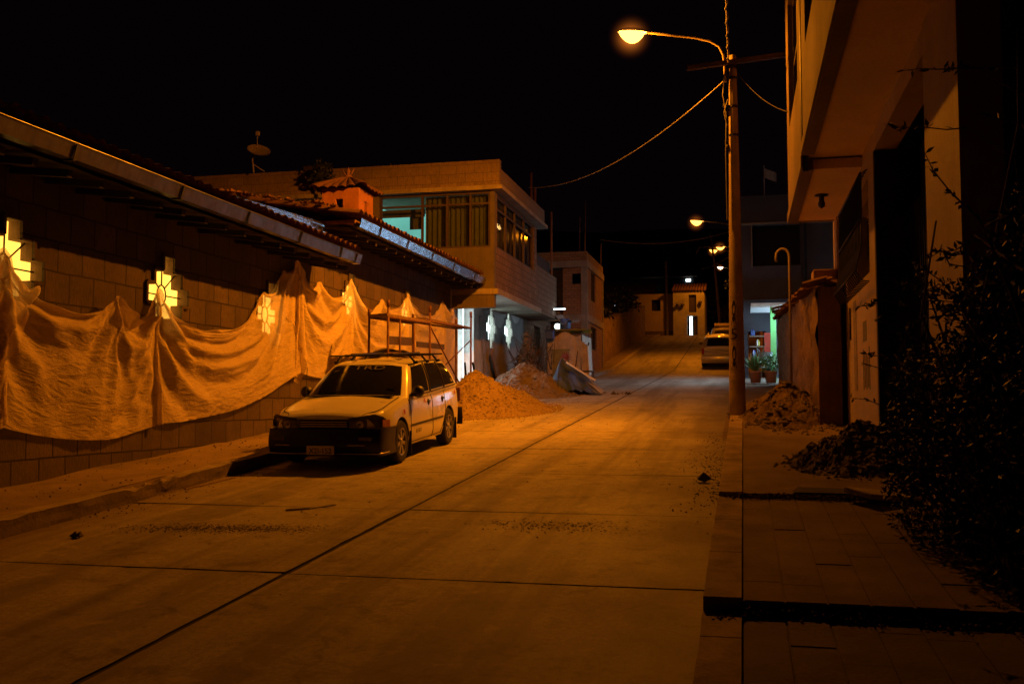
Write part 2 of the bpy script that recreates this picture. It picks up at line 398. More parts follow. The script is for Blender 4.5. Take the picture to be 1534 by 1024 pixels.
# road: cast slabs with open joints, 2.8 m bays and one lengthwise joint
r = MB(); rj = MB()
JX = -3.38; XL, XR = -6.6, -.25
y0 = 7.02-2.8*5
k = 0
while y0+2.8*k < 82:
    a, b = y0+2.8*k, y0+2.8*(k+1)
    for (xa, xb) in ((XL, JX-.018), (JX+.018, XR)):
        tw = random.uniform(-.004, .004); sd = random.random()*50
        NX, NY = 22, 20
        def slab(u, v, xa=xa, xb=xb, tw=tw, sd=sd):
            x = xa+(xb-xa)*u; y = a+.012+(b-a-.024)*v
            c = lambda p: .013*abs(noise.noise((p*3.1, sd, 1)))+.022*max(0, noise.noise((p*6.7, sd, 4))-.22)
            if v == 0: y += c(x)
            if v == 1: y -= c(x+9)
            if u == 0 and xa > XL: x += c(y+3)
            if u == 1 and xb < XR: x -= c(y+6)
            return (x, y, gz(y)+tw*(2*u-1))
        r.grid(slab, NX if y0+2.8*k < 30 else 2, NY if y0+2.8*k < 30 else 2)
    k += 1
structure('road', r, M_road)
for i in range(-8, 84, 2):
    rj.add([(XL,i,gz(i)-.012),(XR,i,gz(i)-.012),(XR,i+2,gz(i+2)-.012),(XL,i+2,gz(i+2)-.012)], [(0,1,2,3)])
structure('road_bed', rj, M_joint)
cr = MB()                                    # cross street at the top of the rise
for x in range(-30, 30, 6):
    cr.add([(x,82,gz(82)+.002),(x+6,82,gz(82)+.002),(x+6,87,gz(87)+.002),(x,87,gz(87)+.002)], [(0,1,2,3)])
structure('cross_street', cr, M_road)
# left pavement
def strip(mb, xa, xb, ya, yb, off, thick, step=1.0, nx=6, rough=.012):
    n = max(1, int((yb-ya)/step))
    def top(u, v):
        x, y = xa+(xb-xa)*v, ya+(yb-ya)*u
        return (x, y, gz(y)+off+noise.noise((x*2.1, y*1.7, off*9))*rough)
    mb.grid(top, n*3, nx)
    mb.grid(lambda u, v: (xa, ya+(yb-ya)*u, gz(ya+(yb-ya)*u)+off-thick*(1-v)), n, 1)
    mb.grid(lambda u, v: (xb, ya+(yb-ya)*u, gz(ya+(yb-ya)*u)+off-thick*(1-v)), n, 1)
    for yy in (ya, yb):
        mb.add([(xa,yy,gz(yy)+off-thick),(xb,yy,gz(yy)+off-thick),(xb,yy,gz(yy)+off),(xa,yy,gz(yy)+off)], [(0,1,2,3)])
p = MB(); strip(p, -8.2, -6.8, -7, 21, .15, .2, 1.0, 8, .03)
structure('pavement', p, M_dirt2)
kb = MB()                                    # kerb, worn and broken at about y = 10
def kerb_top(x, y, off):
    w = noise.noise((x*5, y*4.3, 3.1))*.018
    br = max(0, 1-abs(y-10.35)/.75)
    if br > 0 : w -= br*abs(noise.noise((x*8, y*9, 1.7)))*.26
    return gz(y)+off+w
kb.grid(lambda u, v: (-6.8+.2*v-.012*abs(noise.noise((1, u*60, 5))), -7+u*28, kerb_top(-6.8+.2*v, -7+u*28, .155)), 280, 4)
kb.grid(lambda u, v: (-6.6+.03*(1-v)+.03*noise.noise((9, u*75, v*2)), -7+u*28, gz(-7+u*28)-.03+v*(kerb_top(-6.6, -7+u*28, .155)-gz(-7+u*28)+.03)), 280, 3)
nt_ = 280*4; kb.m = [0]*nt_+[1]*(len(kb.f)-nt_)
structure('kerb', kb, [M_kerb, mat('shaded_kerb_face', (.13,.095,.065), .95, .5, 3, .6, 22)])  # face coloured darker than the top, shade put into the colour
p = MB(); strip(p, -7.3, -6.52, 43.5, 78, .13, .2, 2.0, 4)
structure('pavement', p, M_pave)
p = MB(); strip(p, -6.52, -6.3, 43.5, 78, .15, .2, 2.0, 1, .004); structure('kerb', p, M_kerb)
# right pavement: three levels, each with its own kerb band
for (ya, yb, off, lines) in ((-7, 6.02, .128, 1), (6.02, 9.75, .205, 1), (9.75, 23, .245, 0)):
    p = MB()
    if lines:                                # lengthwise rows of pavers with open joints
        x = -.02; w = .235
        while x < 2.3:
            yy = ya+random.uniform(0, .5)-.9
            while yy < yb:
                e = min(yb, yy+random.uniform(.75, 1.0)); s_ = max(ya, yy)
                if e > s_+.02:
                    h = random.uniform(-.004, .004)
                    za, zb = gz(s_)+off+h, gz(e)+off+h
                    c = .006
                    p.add([(x+c,s_+c,za),(x+w-c,s_+c,za),(x+w-c,e-c,zb),(x+c,e-c,zb),
                           (x+c,s_+c,za-.05),(x+w-c,s_+c,za-.05),(x+w-c,e-c,zb-.05),(x+c,e-c,zb-.05)],
                          [(0,1,2,3),(0,1,5,4),(1,2,6,5),(2,3,7,6),(3,0,4,7)])
                yy = e
            x += w
        p.box(-.02, 2.3, ya, ya+.12, gz(ya)-.2, gz(ya)+off-.004)
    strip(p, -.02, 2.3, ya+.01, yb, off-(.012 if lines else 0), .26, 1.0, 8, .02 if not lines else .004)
    structure('pavement', p, M_pave if ya > -5 else mat('dimmed_pavement', (.13,.10,.08), .92, .5, 1.4, .5, 34))  # nearest level painted darker for the light falling away
    q = MB()
    y = ya
    while y < yb-.05:
        e = min(yb, y+1.25)
        n = 5
        for i in range(n):
            u, v = y+.008+(e-y-.016)*i/n, y+.008+(e-y-.016)*(i+1)/n
            ch = lambda t: noise.noise((t*3, 4, 2))*.012
            q.add([(-.25+ch(u),u,gz(u)+off+.012),(-.03,u,gz(u)+off+.012),(-.03,v,gz(v)+off+.012),(-.25+ch(v),v,gz(v)+off+.012),
                   (-.255,u,gz(u)-.05),(-.255,v,gz(v)-.05),(-.03,u,gz(u)-.05),(-.03,v,gz(v)-.05)], [(0,1,2,3),(0,3,5,4),(0,1,6,4),(3,2,7,5)])
        y = e
    structure('kerb', q, mat('dusty_right_kerb', (.34,.26,.19), .9, .6, 2.6, .5, 30))
# far hillside behind the town
h = MB()
h.grid(lambda u, v: (-260+520*u, 150+v*200, gz(150)+8+v*46+10*noise.noise((u*5, v*4, 1))-14*abs(u-.45)), 50, 12)
structure('hills', h, M_night)

# ================================================================== LONG STONE HOUSES ON THE LEFT
WX = -8.15                                   # street face of the walls
def chakana(cy, cz, s=1.0):
    """stepped cross opening: five stacked widths"""
    w = [(.13,.55),(.34,.33),(.52,.12)]
    return [(cy-a*s, cy+a*s, cz-b*s, cz+b*s) for a, b in w]
def chakana_window(parent, cy, cz, s, room, lattice=True, label=None):
    fr = MB()                                # raised moulding that follows the steps
    pts = [(.13,.55),(.13,.33),(.34,.33),(.34,.12),(.52,.12)]
    loop = [(a,b) for a, b in pts]+[(a,-b) for a, b in pts[::-1]]
    loop = loop+[(-a,b) for a, b in loop[::-1]]
    loop = [(cy+a*s, cz+b*s) for a, b in loop]
    for i in range(len(loop)):
        (a,b),(c,d) = loop[i], loop[(i+1)%len(loop)]
        e = .035
        fr.beam((WX+.012, a+(.022 if a > cy else -.022), b+(.022 if b > cz else -.022)), (WX+.012, c+(.022 if c > cy else -.022), d+(.022 if d > cz else -.022)), .04+.0006*i, .04+.0005*i)
    f = fr.build('window', M_wooddark if not lattice else M_blockB, parent)
    if label: tag(f, label)
    gl = MB()
    for (a,b,c,d) in chakana(cy, cz, s): gl.box(WX-.19-.004*abs(b-a), WX-.16-.004*abs(b-a), a-.01, b+.01, c-.01, d+.01)
    gl.build('pane', room, f)
    if lattice:
        lt = MB(); X = WX-.10
        lt.tube([(X,cy,cz-.53*s),(X,cy,cz-.14*s)], .011, 5); lt.tube([(X,cy,cz+.14*s),(X,cy,cz+.53*s)], .011, 5)
        lt.tube([(X,cy-.5*s,cz),(X,cy-.11*s,cz)], .011, 5); lt.tube([(X,cy+.11*s,cz),(X,cy+.5*s,cz)], .011, 5)
        lt.tube([(X,cy+.11*s*math.cos(t*math.pi/8),cz+.15*s*math.sin(t*math.pi/8)) for t in range(17)], .011, 5, cap=False)
        for sa in (-1,1):
            for sb in (-1,1):
                lt.tube([(X,cy+sa*.08*s,cz+sb*.11*s),(X,cy+sa*.33*s,cz+sb*.32*s)], .011, 5)
        lt.build('lattice', M_lattice, f)
    return f
def tiled_roof(parent, y0, y1, ex, ez, rx, rz, name='roof', pitch=.235, rows=9):
    """barrel tiles running up from the eave (ex,ez) to the ridge (rx,rz)"""
    mb = MB(); ny = int((y1-y0)/pitch)
    for r_ in range(rows):
        ua, ub = r_/rows, (r_+1)/rows+.012
        def fn(u, v, ua=ua, ub=ub):
            y = y0+u*ny*pitch; t = (u*ny) % 1.0
            hump = math.sin(math.pi*t)
            i = int(u*ny); j = noise.noise((i*3.7, ua*13, 2.2))*.022
            w = ua+(ub-ua)*v
            x = ex+(rx-ex)*w + (j if v < .5 else 0)*1.2
            z = ez+(rz-ez)*w + hump*.085+(.028*(1-v)) + j*.6
            return (x, y, z)
        mb.grid(fn, ny*7, 1)
    mb.box(min(rx,ex)+.05, max(rx,ex)-.1, y0+.03, y1-.03, ez-.16, ez-.10)
    return mb.build(name, M_tile, parent)
def gutter(parent, y0, y1, x, z, joints, m=None):
    mb = MB()
    prof = [(x-.16,z+.15),(x-.16,z-.01),(x-.042,z-.01),(x+.005,z+.155),(x+.02,z+.158),(x+.02,z+.167),(x-.006,z+.167),(x-.053,z+.003),(x-.145,z+.003),(x-.145,z+.15)]
    segs = [y0]+joints+[y1]
    for a, b in zip(segs[:-1], segs[1:]):
        dz = random.uniform(-.006,.006)
        n = 6
        for i in range(n):
            ya, yb = a+.006+(b-a-.012)*i/n, a+.006+(b-a-.012)*(i+1)/n
            wa = [noise.noise((ya*1.7, 3, 3))*.008, noise.noise((yb*1.7, 3, 3))*.008]
            P = [(px+wa[0], ya, pz+dz) for px, pz in prof]+[(px+wa[1], yb, pz+dz) for px, pz in prof]
            m_ = len(prof)
            mb.add(P, [(q,(q+1)%m_,(q+1)%m_+m_,q+m_) for q in range(m_)])
    gt = mb.build('gutter', m or M_galv, parent)
    for j in joints: MB().prism([(x-.165,z-.014),(x-.028,z-.014),(x+.010,z+.15),(x+.026,z+.15),(x-.022,z-.024),(x-.165,z-.024)], 'y', j-.018, j+.018).build('joint_strap', M_trim, gt)
    return gt
# ---- first house
HA = thing('stone_house', 'long low stone block house nearest the viewer with dull gutter and barrel tiles', 'house', (WX, 11, 0))
chA = [(9.72,3.32),(12.9,3.33),(16.12,3.33)]
mb = MB(); holes = [h for c in chA for h in chakana(*c)]
mb.wall('x', WX, WX-.32, 2.0, 17.95, -.3, 4.72, holes, 0, 1)
mb.wall('y', 2.0, 2.32, -13, WX-.32, -.3, 5.2, [], 0)
mb.build('wall', [M_block, M_adobe], HA)
for c in chA: chakana_window(HA, c[0], c[1], 1.0, M_warm)
tiled_roof(HA, 1.8, 17.9, -7.13, 4.665, -12.2, 5.37)
gutter(HA, 1.8, 17.9, -7.13, 4.45, [4.1,6.0,7.7,9.45,11.6,13.4,15.2,16.9,17.62], mat('dull_gutter', (.20,.20,.24), .34, .5, 2.2, .15, 14, metal=.9, dark=(.06,.05,.045), streak=.5))  # darker, more streaked metal than the second house's gutter
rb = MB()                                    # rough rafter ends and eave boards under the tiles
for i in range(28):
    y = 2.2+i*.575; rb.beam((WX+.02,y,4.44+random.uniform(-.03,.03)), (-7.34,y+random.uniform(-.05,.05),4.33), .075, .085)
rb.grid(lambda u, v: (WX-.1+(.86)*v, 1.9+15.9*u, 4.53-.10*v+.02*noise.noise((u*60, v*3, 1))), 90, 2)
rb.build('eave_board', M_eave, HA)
# corrugated sheets lying loose on its roof
for i, (ya, yb, xa, za, dx, dz, lab) in enumerate(((13.6,17.75,-7.75,4.93,.13,.30,'shiny corrugated metal sheet propped on the roof behind the gutter'),
                                    (12.2,17.4,-8.7,5.22,.5,.16,'upper corrugated metal sheet lying on the tiles nearer the ridge'))):
    s_ = MB()
    s_.grid(lambda u, v: (xa-dx*v+.012*math.sin(v*25), ya+(yb-ya)*u, za+dz*v*(.35+.65*u)+.015*math.sin(v*25)+.03*u), 8, 30)
    o = s_.build('metal_sheet', M_galv, pivot=(xa,ya,za)); tag(o, lab, 'metal sheet', 'metal sheets on the roof')
# ---- second house, higher up the street
HB = thing('stone_house', 'second stone block house with bright bluish gutter behind the parked wagon', 'house', (WX, 22.6, 0))
chB = [(19.82,3.97),(23.45,4.0)]
mb = MB(); holes = [h for c in chB for h in chakana(*c)]
mb.wall('x', WX, WX-.32, 17.95, 27.25, .3, 5.42, holes, 0, 1)
mb.wall('y', 17.95, 18.25, -15.5, WX-.32, .3, 5.35, [], 0)
mb.prism([(WX-.32,5.35),(-15.5,5.35),(-15.5,6.4),(WX-.32,5.46)], 'y', 17.95, 18.25)
mb.build('wall', [M_blockB, M_adobe], HB)
for c in chB: chakana_window(HB, c[0], c[1], 1.0, M_warm)
tiled_roof(HB, 17.75, 27.2, -7.14, 5.385, -16.0, 6.78, rows=14)
gutter(HB, 17.85, 29.8, -7.13, 5.17, [18.9,20.6,22.4,24.2,26.2,27.9,29.0])
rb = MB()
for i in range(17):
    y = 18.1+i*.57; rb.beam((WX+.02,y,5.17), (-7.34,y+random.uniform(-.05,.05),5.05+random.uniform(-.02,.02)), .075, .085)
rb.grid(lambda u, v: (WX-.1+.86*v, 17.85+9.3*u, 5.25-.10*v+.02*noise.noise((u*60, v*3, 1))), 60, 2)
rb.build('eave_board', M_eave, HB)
# rubble rim on the rake of that roof
rk = MB()
rk.stones(420, lambda: (lambda x: (x, 17.72+random.uniform(-.12,.25), 5.40+(x+7.2)*-.1614+.10))(random.uniform(-15.5,-7.6)), .03, .11)
tag(rk.build('verge_mortar', M_tile, HB), kind='stuff')
# little dovecote-like chimney on the roof
CH = MB(); cx, cy = -9.97, 24.0
CH.wall('y', cy-.5, cy-.42, cx-.5, cx+.5, 6.0, 7.25, [(cx-.13,cx+.07,6.72,6.98)])
CH.wall('y', cy+.42, cy+.5, cx-.5, cx+.5, 6.0, 7.25)
CH.wall('x', cx+.5, cx+.42, cy-.42, cy+.42, 6.0, 7.25, [(cy-.1,cy+.1,6.68,6.98)])
CH.wall('x', cx-.5, cx-.42, cy-.42, cy+.42, 6.0, 7.25)
ch = CH.build('chimney', M_orange, HB)
tag(ch, 'terracotta chimney turret with arched openings and a little tiled hip roof')
cr_ = MB()
def hip(u, v):
    t = u*4; sidx = int(t) % 4; f = t-int(t)
    c = [(-1,-1),(1,-1),(1,1),(-1,1)]; a, b = c[sidx], c[(sidx+1)%4]
    x, y = a[0]+(b[0]-a[0])*f, a[1]+(b[1]-a[1])*f
    rr = .74*(1-v)+.06*v; lift = .10*(abs(f-.5)*2)**3*(1-v)
    return (cx+x*rr, cy+y*rr, 7.22+.42*v**.85+lift+.045*abs(math.sin(f*math.pi*6))*(1-v*.7))
cr_.grid(hip, 120, 6); cr_.build('chimney_roof', M_tile, ch)
fi = MB(); fi.lathe((cx,cy,7.6), [(.10,0),(.12,.05),(.05,.12),(.07,.18),(.03,.26),(.0,.33)], 10)
for s_ in (-1,1): fi.tube([(cx,cy,7.66),(cx+s_*.10,cy-.02,7.74),(cx+s_*.16,cy,7.86)], [.03,.025,.01], 6)
fi.build('finial', M_tile, ch, smooth=True)
# ---- third house: plastered ground floor, overhanging glazed storey
HC = thing('two_storey_house', 'two storey house with glazed overhanging upper floor and long curtains', 'house', (-8.5, 32, 1.9))
mb = MB()
chC = [(31.85,4.26),(34.35,4.33)]
holes = [h for c in chC for h in chakana(*c, 1.22)]+[(27.9,29.75,1.7,5.0)]
mb.wall('x', WX, WX-.3, 27.26, 37.1, 1.2, 5.05, holes)
mb.build('ground_wall', M_plaster, HC)
for c in chC: chakana_window(HC, c[0], c[1], 1.22, M_cool, False)
mb = MB(); mb.wall('x', WX-.02, WX-.32, 37.12, 42.5, 1.5, 5.6, [(39.0,40.3,2.5,4.9)])
mb.build('brick_wall', M_brick2, HC)
mb = MB(); mb.wall('y', 27.4, 27.62, -17, -6.9, 4.5, 7.86, [(-10.4,-7.02,6.24,7.85)], 0)
mb.build('side_wall', M_olive, HC)
mb = MB(); mb.wall('x', -6.9, -7.1, 27.62, 33.4, 5.05, 7.86, [(27.75,32.95,6.26,7.8)], 0)
mb.build('street_wall', M_brick2, HC)
mb = MB(); mb.box(-9.5,-6.78,27.36,33.6,4.88,5.04); mb.build('floor_slab', M_conc, HC)
mb = MB(); mb.box(-17.2,-6.62,27.2,34.0,7.87,7.99); mb.build('roof_slab', M_conc, HC)
mb = MB(); mb.wall('y', 27.3, 27.5, -17.1, -6.72, 8.0, 8.74); mb.wall('x', -6.72, -6.9, 27.5, 33.9, 8.0, 8.5)
mb.build('parapet', M_parapet, HC)
mb = MB(); mb.wall('x', -7.0, -7.16, 33.42, 37.8, 5.15, 6.6); mb.box(-8.1,-7.0,37.65,37.8,5.15,6.6); mb.box(-8.2,-6.98,33.4,37.82,4.98,5.14)
mb.build('balcony', M_brick2, HC)
mb = MB(); mb.wall('x', -8.2, -8.5, 33.4, 42.5, 5.62, 7.9, [(34.2,36.8,5.7,7.4)]); mb.build('upper_wall', M_night, HC)
wn = MB()                                    # dark timber frame of the corner glazing
for x in (-10.36,-9.08,-8.32,-7.62,-7.05): wn.box(x-.03,x+.03,27.43,27.52,6.24,7.85)
for z in (6.27,7.52,7.82): wn.box(-10.36,-7.05,27.44,27.51,z-.028,z+.028)
wn.build('window', M_wooddark, HC)
pn = MB(); pn.box(-10.34,-7.06,27.50,27.506,6.26,7.8); pn.build('pane', glassmat('window_glass', (.02,.02,.02), .02, .85), HC.children[-1])
rm = MB()                                    # lit room behind the left panes
rm.box(-10.9,-9.13,30.2,30.25,5.3,7.84); rm.box(-10.95,-10.9,27.9,30.2,5.3,7.84)
rm.build('lit_room', M_teal, HC)
rm = MB(); rm.box(-10.75,-9.2,28.05,28.07,7.33,7.56); rm.box(-9.72,-9.28,28.2,28.22,6.98,7.5); rm.build('roller_blind', M_olive, HC)
cu = MB()
cu.grid(lambda u, v: (-9.06+1.98*u, 27.72+.035*math.sin(u*88+.6*math.sin(u*21)), 6.16+1.66*v), 260, 1)
cu.grid(lambda u, v: (-7.24+.035*math.sin(u*120), 27.85+5.0*u, 6.2+1.6*v), 300, 1)
cu.build('curtain', mat('olive_curtain', (.12,.118,.055), .9, .3, 3, .2, 40), HC)
w2 = MB()                                    # street side glazing
for y in (27.8,29.0,30.25,31.55,32.9): w2.box(-6.99,-6.93,y-.035,y+.035,6.26,7.8)
for z in (6.29,7.42,7.77): w2.box(-6.985,-6.935,27.8,32.9,z-.03,z+.03)
w2 = w2.build('window', M_wooddark, HC)
pn = MB(); pn.box(-7.022,-7.016,27.8,32.9,6.3,7.75); pn.build('pane', glassmat('street_window_glass', (.015,.016,.02), .02, .35), w2)
for y in (28.55,28.82): MB().lathe((-7.09,y,7.02), [(.0,-.045),(.035,-.03),(.045,0),(.03,.035),(.012,.06),(.012,.1)], 10).build('lamp_glow', glow('mirrored_lamp_glow', (1.0,.5,.13), 11.0, 0.0), HC, smooth=True)   # added glowing blobs imitating a street lamp mirrored in the panes
for (y,z) in ((33.95,9.9),(34.6,9.5),(37.7,9.2)): MB().tube([(-7.2,y,6.6 if y > 34 else 5.1),(-7.2,y,z)], .045, 6).build('steel_post', M_rust, HC)
ad = MB()                                    # planks and water tank bits on the roof
ad.beam((-12.6,29,8.9),(-9.2,29.6,9.05),.12,.05); ad.box(-13.2,-12.6,28.2,28.9,8.75,9.1); ad.beam((-11,30,8.75),(-11,30,9.5),.05)
ad.build('roof_planks', M_wooddark, HC)
dr = MB()                                    # the doorway: lit frame and a door leaf standing ajar
dr.box(WX-.30,WX+.02,27.86,27.95,1.7,5.02); dr.box(WX-.30,WX+.02,29.70,29.79,1.7,5.02); dr.box(WX-.29,WX+.015,27.95,29.70,4.93,5.04)
door = dr.build('doorway', M_white, HC)
dl = MB(); dl.box(WX-.68,WX-.32,29.58,29.62,1.75,4.9); dl.build('door_leaf', M_white, door)
lit = MB(); lit.box(WX-.75,WX-.70,27.2,33.0,1.6,5.1); lit.build('lit_hall', glow('cool_hall', (.72,.95,1.0), 5.0, .2, .8), door)
# broken adobe edge beside the plaster
eb = MB(); eb.grid(lambda u, v: (WX+.03+.10*v*abs(noise.noise((u*9,v*4,1)))+.05*v, 36.75+.5*v+.12*noise.noise((u*7, v, 4)), 2.4+2.9*u), 40, 5)
eb.build('broken_render', M_adobe, HC)
# ---- satellite dish and other things on the roofs
SD = thing('satellite_dish', 'small satellite dish on a bent mast above the roofs', 'satellite dish', (-14.3, 27.0, 8.7))
d = MB(); dc = Vector((-14.05,26.9,9.25)); ax = Vector((.45,-.55,.7)).normalized(); a_ = ax.cross(Vector((0,0,1))).normalized(); b_ = ax.cross(a_)
d.grid(lambda u, v: dc+(a_*math.cos(u*6.2832)*1.15+b_*math.sin(u*6.2832))*(v*.30)+ax*(.10*v*v), 28, 6)
d.build('dish', M_conc, SD, smooth=True)
d = MB(); d.tube([(-14.3,27.1,8.7),(-14.3,27.0,9.1),(-14.1,26.95,9.4)], .025, 7); d.tube([(-14.3,27.1,8.95),(-14.0,27.2,8.75)], .018, 6); d.build('mast', M_conc, SD)
d = MB(); d.tube([dc-b_*.28, dc+ax*.55-b_*.15+a_*.1], .014, 6); d.obox(dc+ax*.58-b_*.12+a_*.1, (.09,.09,.12)); d.build('feed_arm', M_white, SD)
SH = thing('roof_shrub', 'dark potted shrub on the flat roof beside the chimney turret', 'shrub', (-12.0, 27.0, 8.0))
def leaves(n, fn, size, mb=None):
    mb = mb or MB()
    for _ in range(n):
        p = Vector(fn()); s_ = size*random.uniform(.6,1.4)
        d1 = Vector((random.gauss(0,1),random.gauss(0,1),random.gauss(0,.7))).normalized(); d2 = d1.cross(Vector((random.gauss(0,1),random.gauss(0,1),random.gauss(0,1)))).normalized()
        mb.add([p, p+d1*s_*.5+d2*s_*.22, p+d1*s_, p+d1*s_*.5-d2*s_*.22], [(0,1,2,3)])
    return mb
def ball(c, rx, ry, rz, pw=.5):
    while True:
        v = Vector((random.uniform(-1,1),random.uniform(-1,1),random.uniform(-1,1)))
        if v.length <= 1 and random.random() < v.length**pw*.9+.1: return (c[0]+v.x*rx, c[1]+v.y*ry, c[2]+v.z*rz)
leaves(420, lambda: ball((-12.0,26.9,8.5),.35,.3,.38), .14).build('foliage', M_leaf, SH)
s_ = MB(); s_.tube([(-12,26.95,7.9),(-12,26.9,8.5)], .04, 6); s_.build('stem', M_stem, SH)
# ---- fourth house, bare brick with concrete frame
HD = thing('brick_house', 'bare two storey brick house with concrete frame beyond the tarp stall', 'house', (-8.5, 47, 3.0))
mb = MB()
mb.wall('y', 44.9, 45.1, -8.05, -6.95, 2.2, 8.0, [(-7.62,-7.2,7.25,7.72)])
mb.wall('x', -6.95, -7.15, 45.1, 50.2, 2.4, 8.4, [(46.3,47.7,6.6,8.1),(46.2,48.0,4.3,5.4)])
mb.build('wall', M_brick, HD)
mb = MB(); mb.wall('y', 45.4, 45.6, -13, -8.05, 2.2, 8.0, [(-10.2,-8.6,3.0,4.9)]); mb.build('recessed_wall', M_night, HD); mb = MB(); mb.wall('y',50.0,50.2,-13,-7.15,2.4,8.2); mb.build('end_wall', M_night, HD)
mb = MB()
mb.box(-13.2,-6.9,44.84,50.3,5.55,5.85); mb.box(-13.2,-6.88,44.8,50.35,8.02,8.32)
mb.box(-7.2,-6.91,44.86,45.14,2.2,5.54); mb.box(-7.2,-6.91,44.86,45.14,5.86,8.01); mb.box(-7.2,-6.91,49.95,50.25,2.4,5.54); mb.box(-7.2,-6.91,49.95,50.25,5.86,8.01)
mb.build('concrete_frame', M_conc, HD)
mb = MB(); mb.wall('y',44.85,45.0,-13.1,-6.93,8.33,8.75); mb.wall('x',-6.93,-7.08,45.0,50.3,8.33,8.72); mb.build('parapet', M_brick, HD)
for (ya,yb,za,zb) in ((46.3,47.7,6.6,8.1),(46.2,48.0,4.3,5.4)):
    w_ = MB(); w_.wall('x',-7.0,-7.06,ya,yb,za,zb,[(ya+.07,(ya+yb)/2-.03,za+.07,zb-.07),((ya+yb)/2+.03,yb-.07,za+.07,zb-.07)]); w_ = w_.build('window', M_wooddark, HD)
    g_ = MB(); g_.box(-7.09,-7.07,ya,yb,za,zb); g_.build('pane', M_glass, w_)
for (x,y,z) in ((-7.05,45.0,9.6),(-7.3,45.1,10.4),(-7.0,49.9,9.9),(-10,45.2,9.7),(-7.1,45.5,11.2)): MB().tube([(x,y,8.6),(x+.03,y,z)], .025, 5).build('rebar', M_rust, HD)
mb = MB(); mb.box(-13,-8.2,45.0,45.35,5.86,6.0); mb.build('ledge', M_conc, HD)

# ================================================================== CANVAS SHEETS (small cloth solve)
def drape(pins, width, height, du, slackfn, wallx, steps=420, seed=1, push=0.0, floor=None, edge_pin=True):
    """a strip of cloth of the given length hung from pins [(u 0..1, y, z)]; returns nu x nv x 3 points"""
    rng = np.random.default_rng(seed)
    nu = int(width/du)+1; nv = int(height/du)+1
    idx = [int(round(q[0]*(nu-1))) for q in pins]
    P = np.zeros((nu, nv, 3))
    yy = np.interp(np.arange(nu), idx, [q[1] for q in pins]); zz = np.interp(np.arange(nu), idx, [q[2] for q in pins])
    P[:,:,1] = yy[:,None]; P[:,:,2] = zz[:,None]-np.arange(nv)[None,:]*du
    sm = rng.normal(0,1,(nu,nv))
    for _ in range(6): sm = (sm+np.roll(sm,1,0)+np.roll(sm,-1,0)+np.roll(sm,1,1)+np.roll(sm,-1,1))/5
    P[:,:,0] = wallx+.10+sm*.10+.05*np.sin(np.arange(nu)*.55+rng.uniform(0,6))[:,None]
    V = np.zeros_like(P); dt = 1/50; px = [wallx+.05+(q[3] if len(q) > 3 else 0) for q in pins]
    def solve(A, B, L):
        d = B-A; l = np.linalg.norm(d, axis=-1, keepdims=True)+1e-9
        c = d*(.5*(l-L)/l); A += c; B -= c
    U_, V_ = np.meshgrid(np.arange(nu)*du, np.arange(nv)*du, indexing='ij')
    reach = [np.sqrt((U_-idx[k]*du)**2+V_**2)*1.012 for k in range(len(pins))]
    for it in range(steps):
        V[:,:,2] -= 9.8*dt; V[:,:,0] += push*dt; V *= .975
        Q = P+V*dt
        for _ in range(7):
            for s0 in (0,1):
                n = (nu-s0)//2*2; solve(Q[s0:s0+n:2], Q[s0+1:s0+n:2], du)
                n = (nv-s0)//2*2; solve(Q[:,s0:s0+n:2], Q[:,s0+1:s0+n:2], du)
            solve(Q[:-1,:-1], Q[1:,1:], du*1.414); solve(Q[1:,:-1], Q[:-1,1:], du*1.414)
            for k, q in enumerate(pins): Q[idx[k],0] = (px[k], q[1], q[2])
            for k, q in enumerate(pins):         # cloth does not stretch: no point may be farther from a pin than its own length
                d = Q-np.array((px[k], q[1], q[2])); l = np.linalg.norm(d, axis=-1)+1e-9
                Q -= d*np.maximum(0, 1-reach[k]/l)[...,None]
            hit = Q[:,:,0] < wallx+.025
            Q[:,:,0] = np.maximum(Q[:,:,0], wallx+.025)
            Q[:,:,0] = np.minimum(Q[:,:,0], wallx+.75)
        fr = hit[...,None]*.25
        Q[:,:,1:] = Q[:,:,1:]*(1-fr)+P[:,:,1:]*fr
        V = (Q-P)/dt; P = Q
    return P
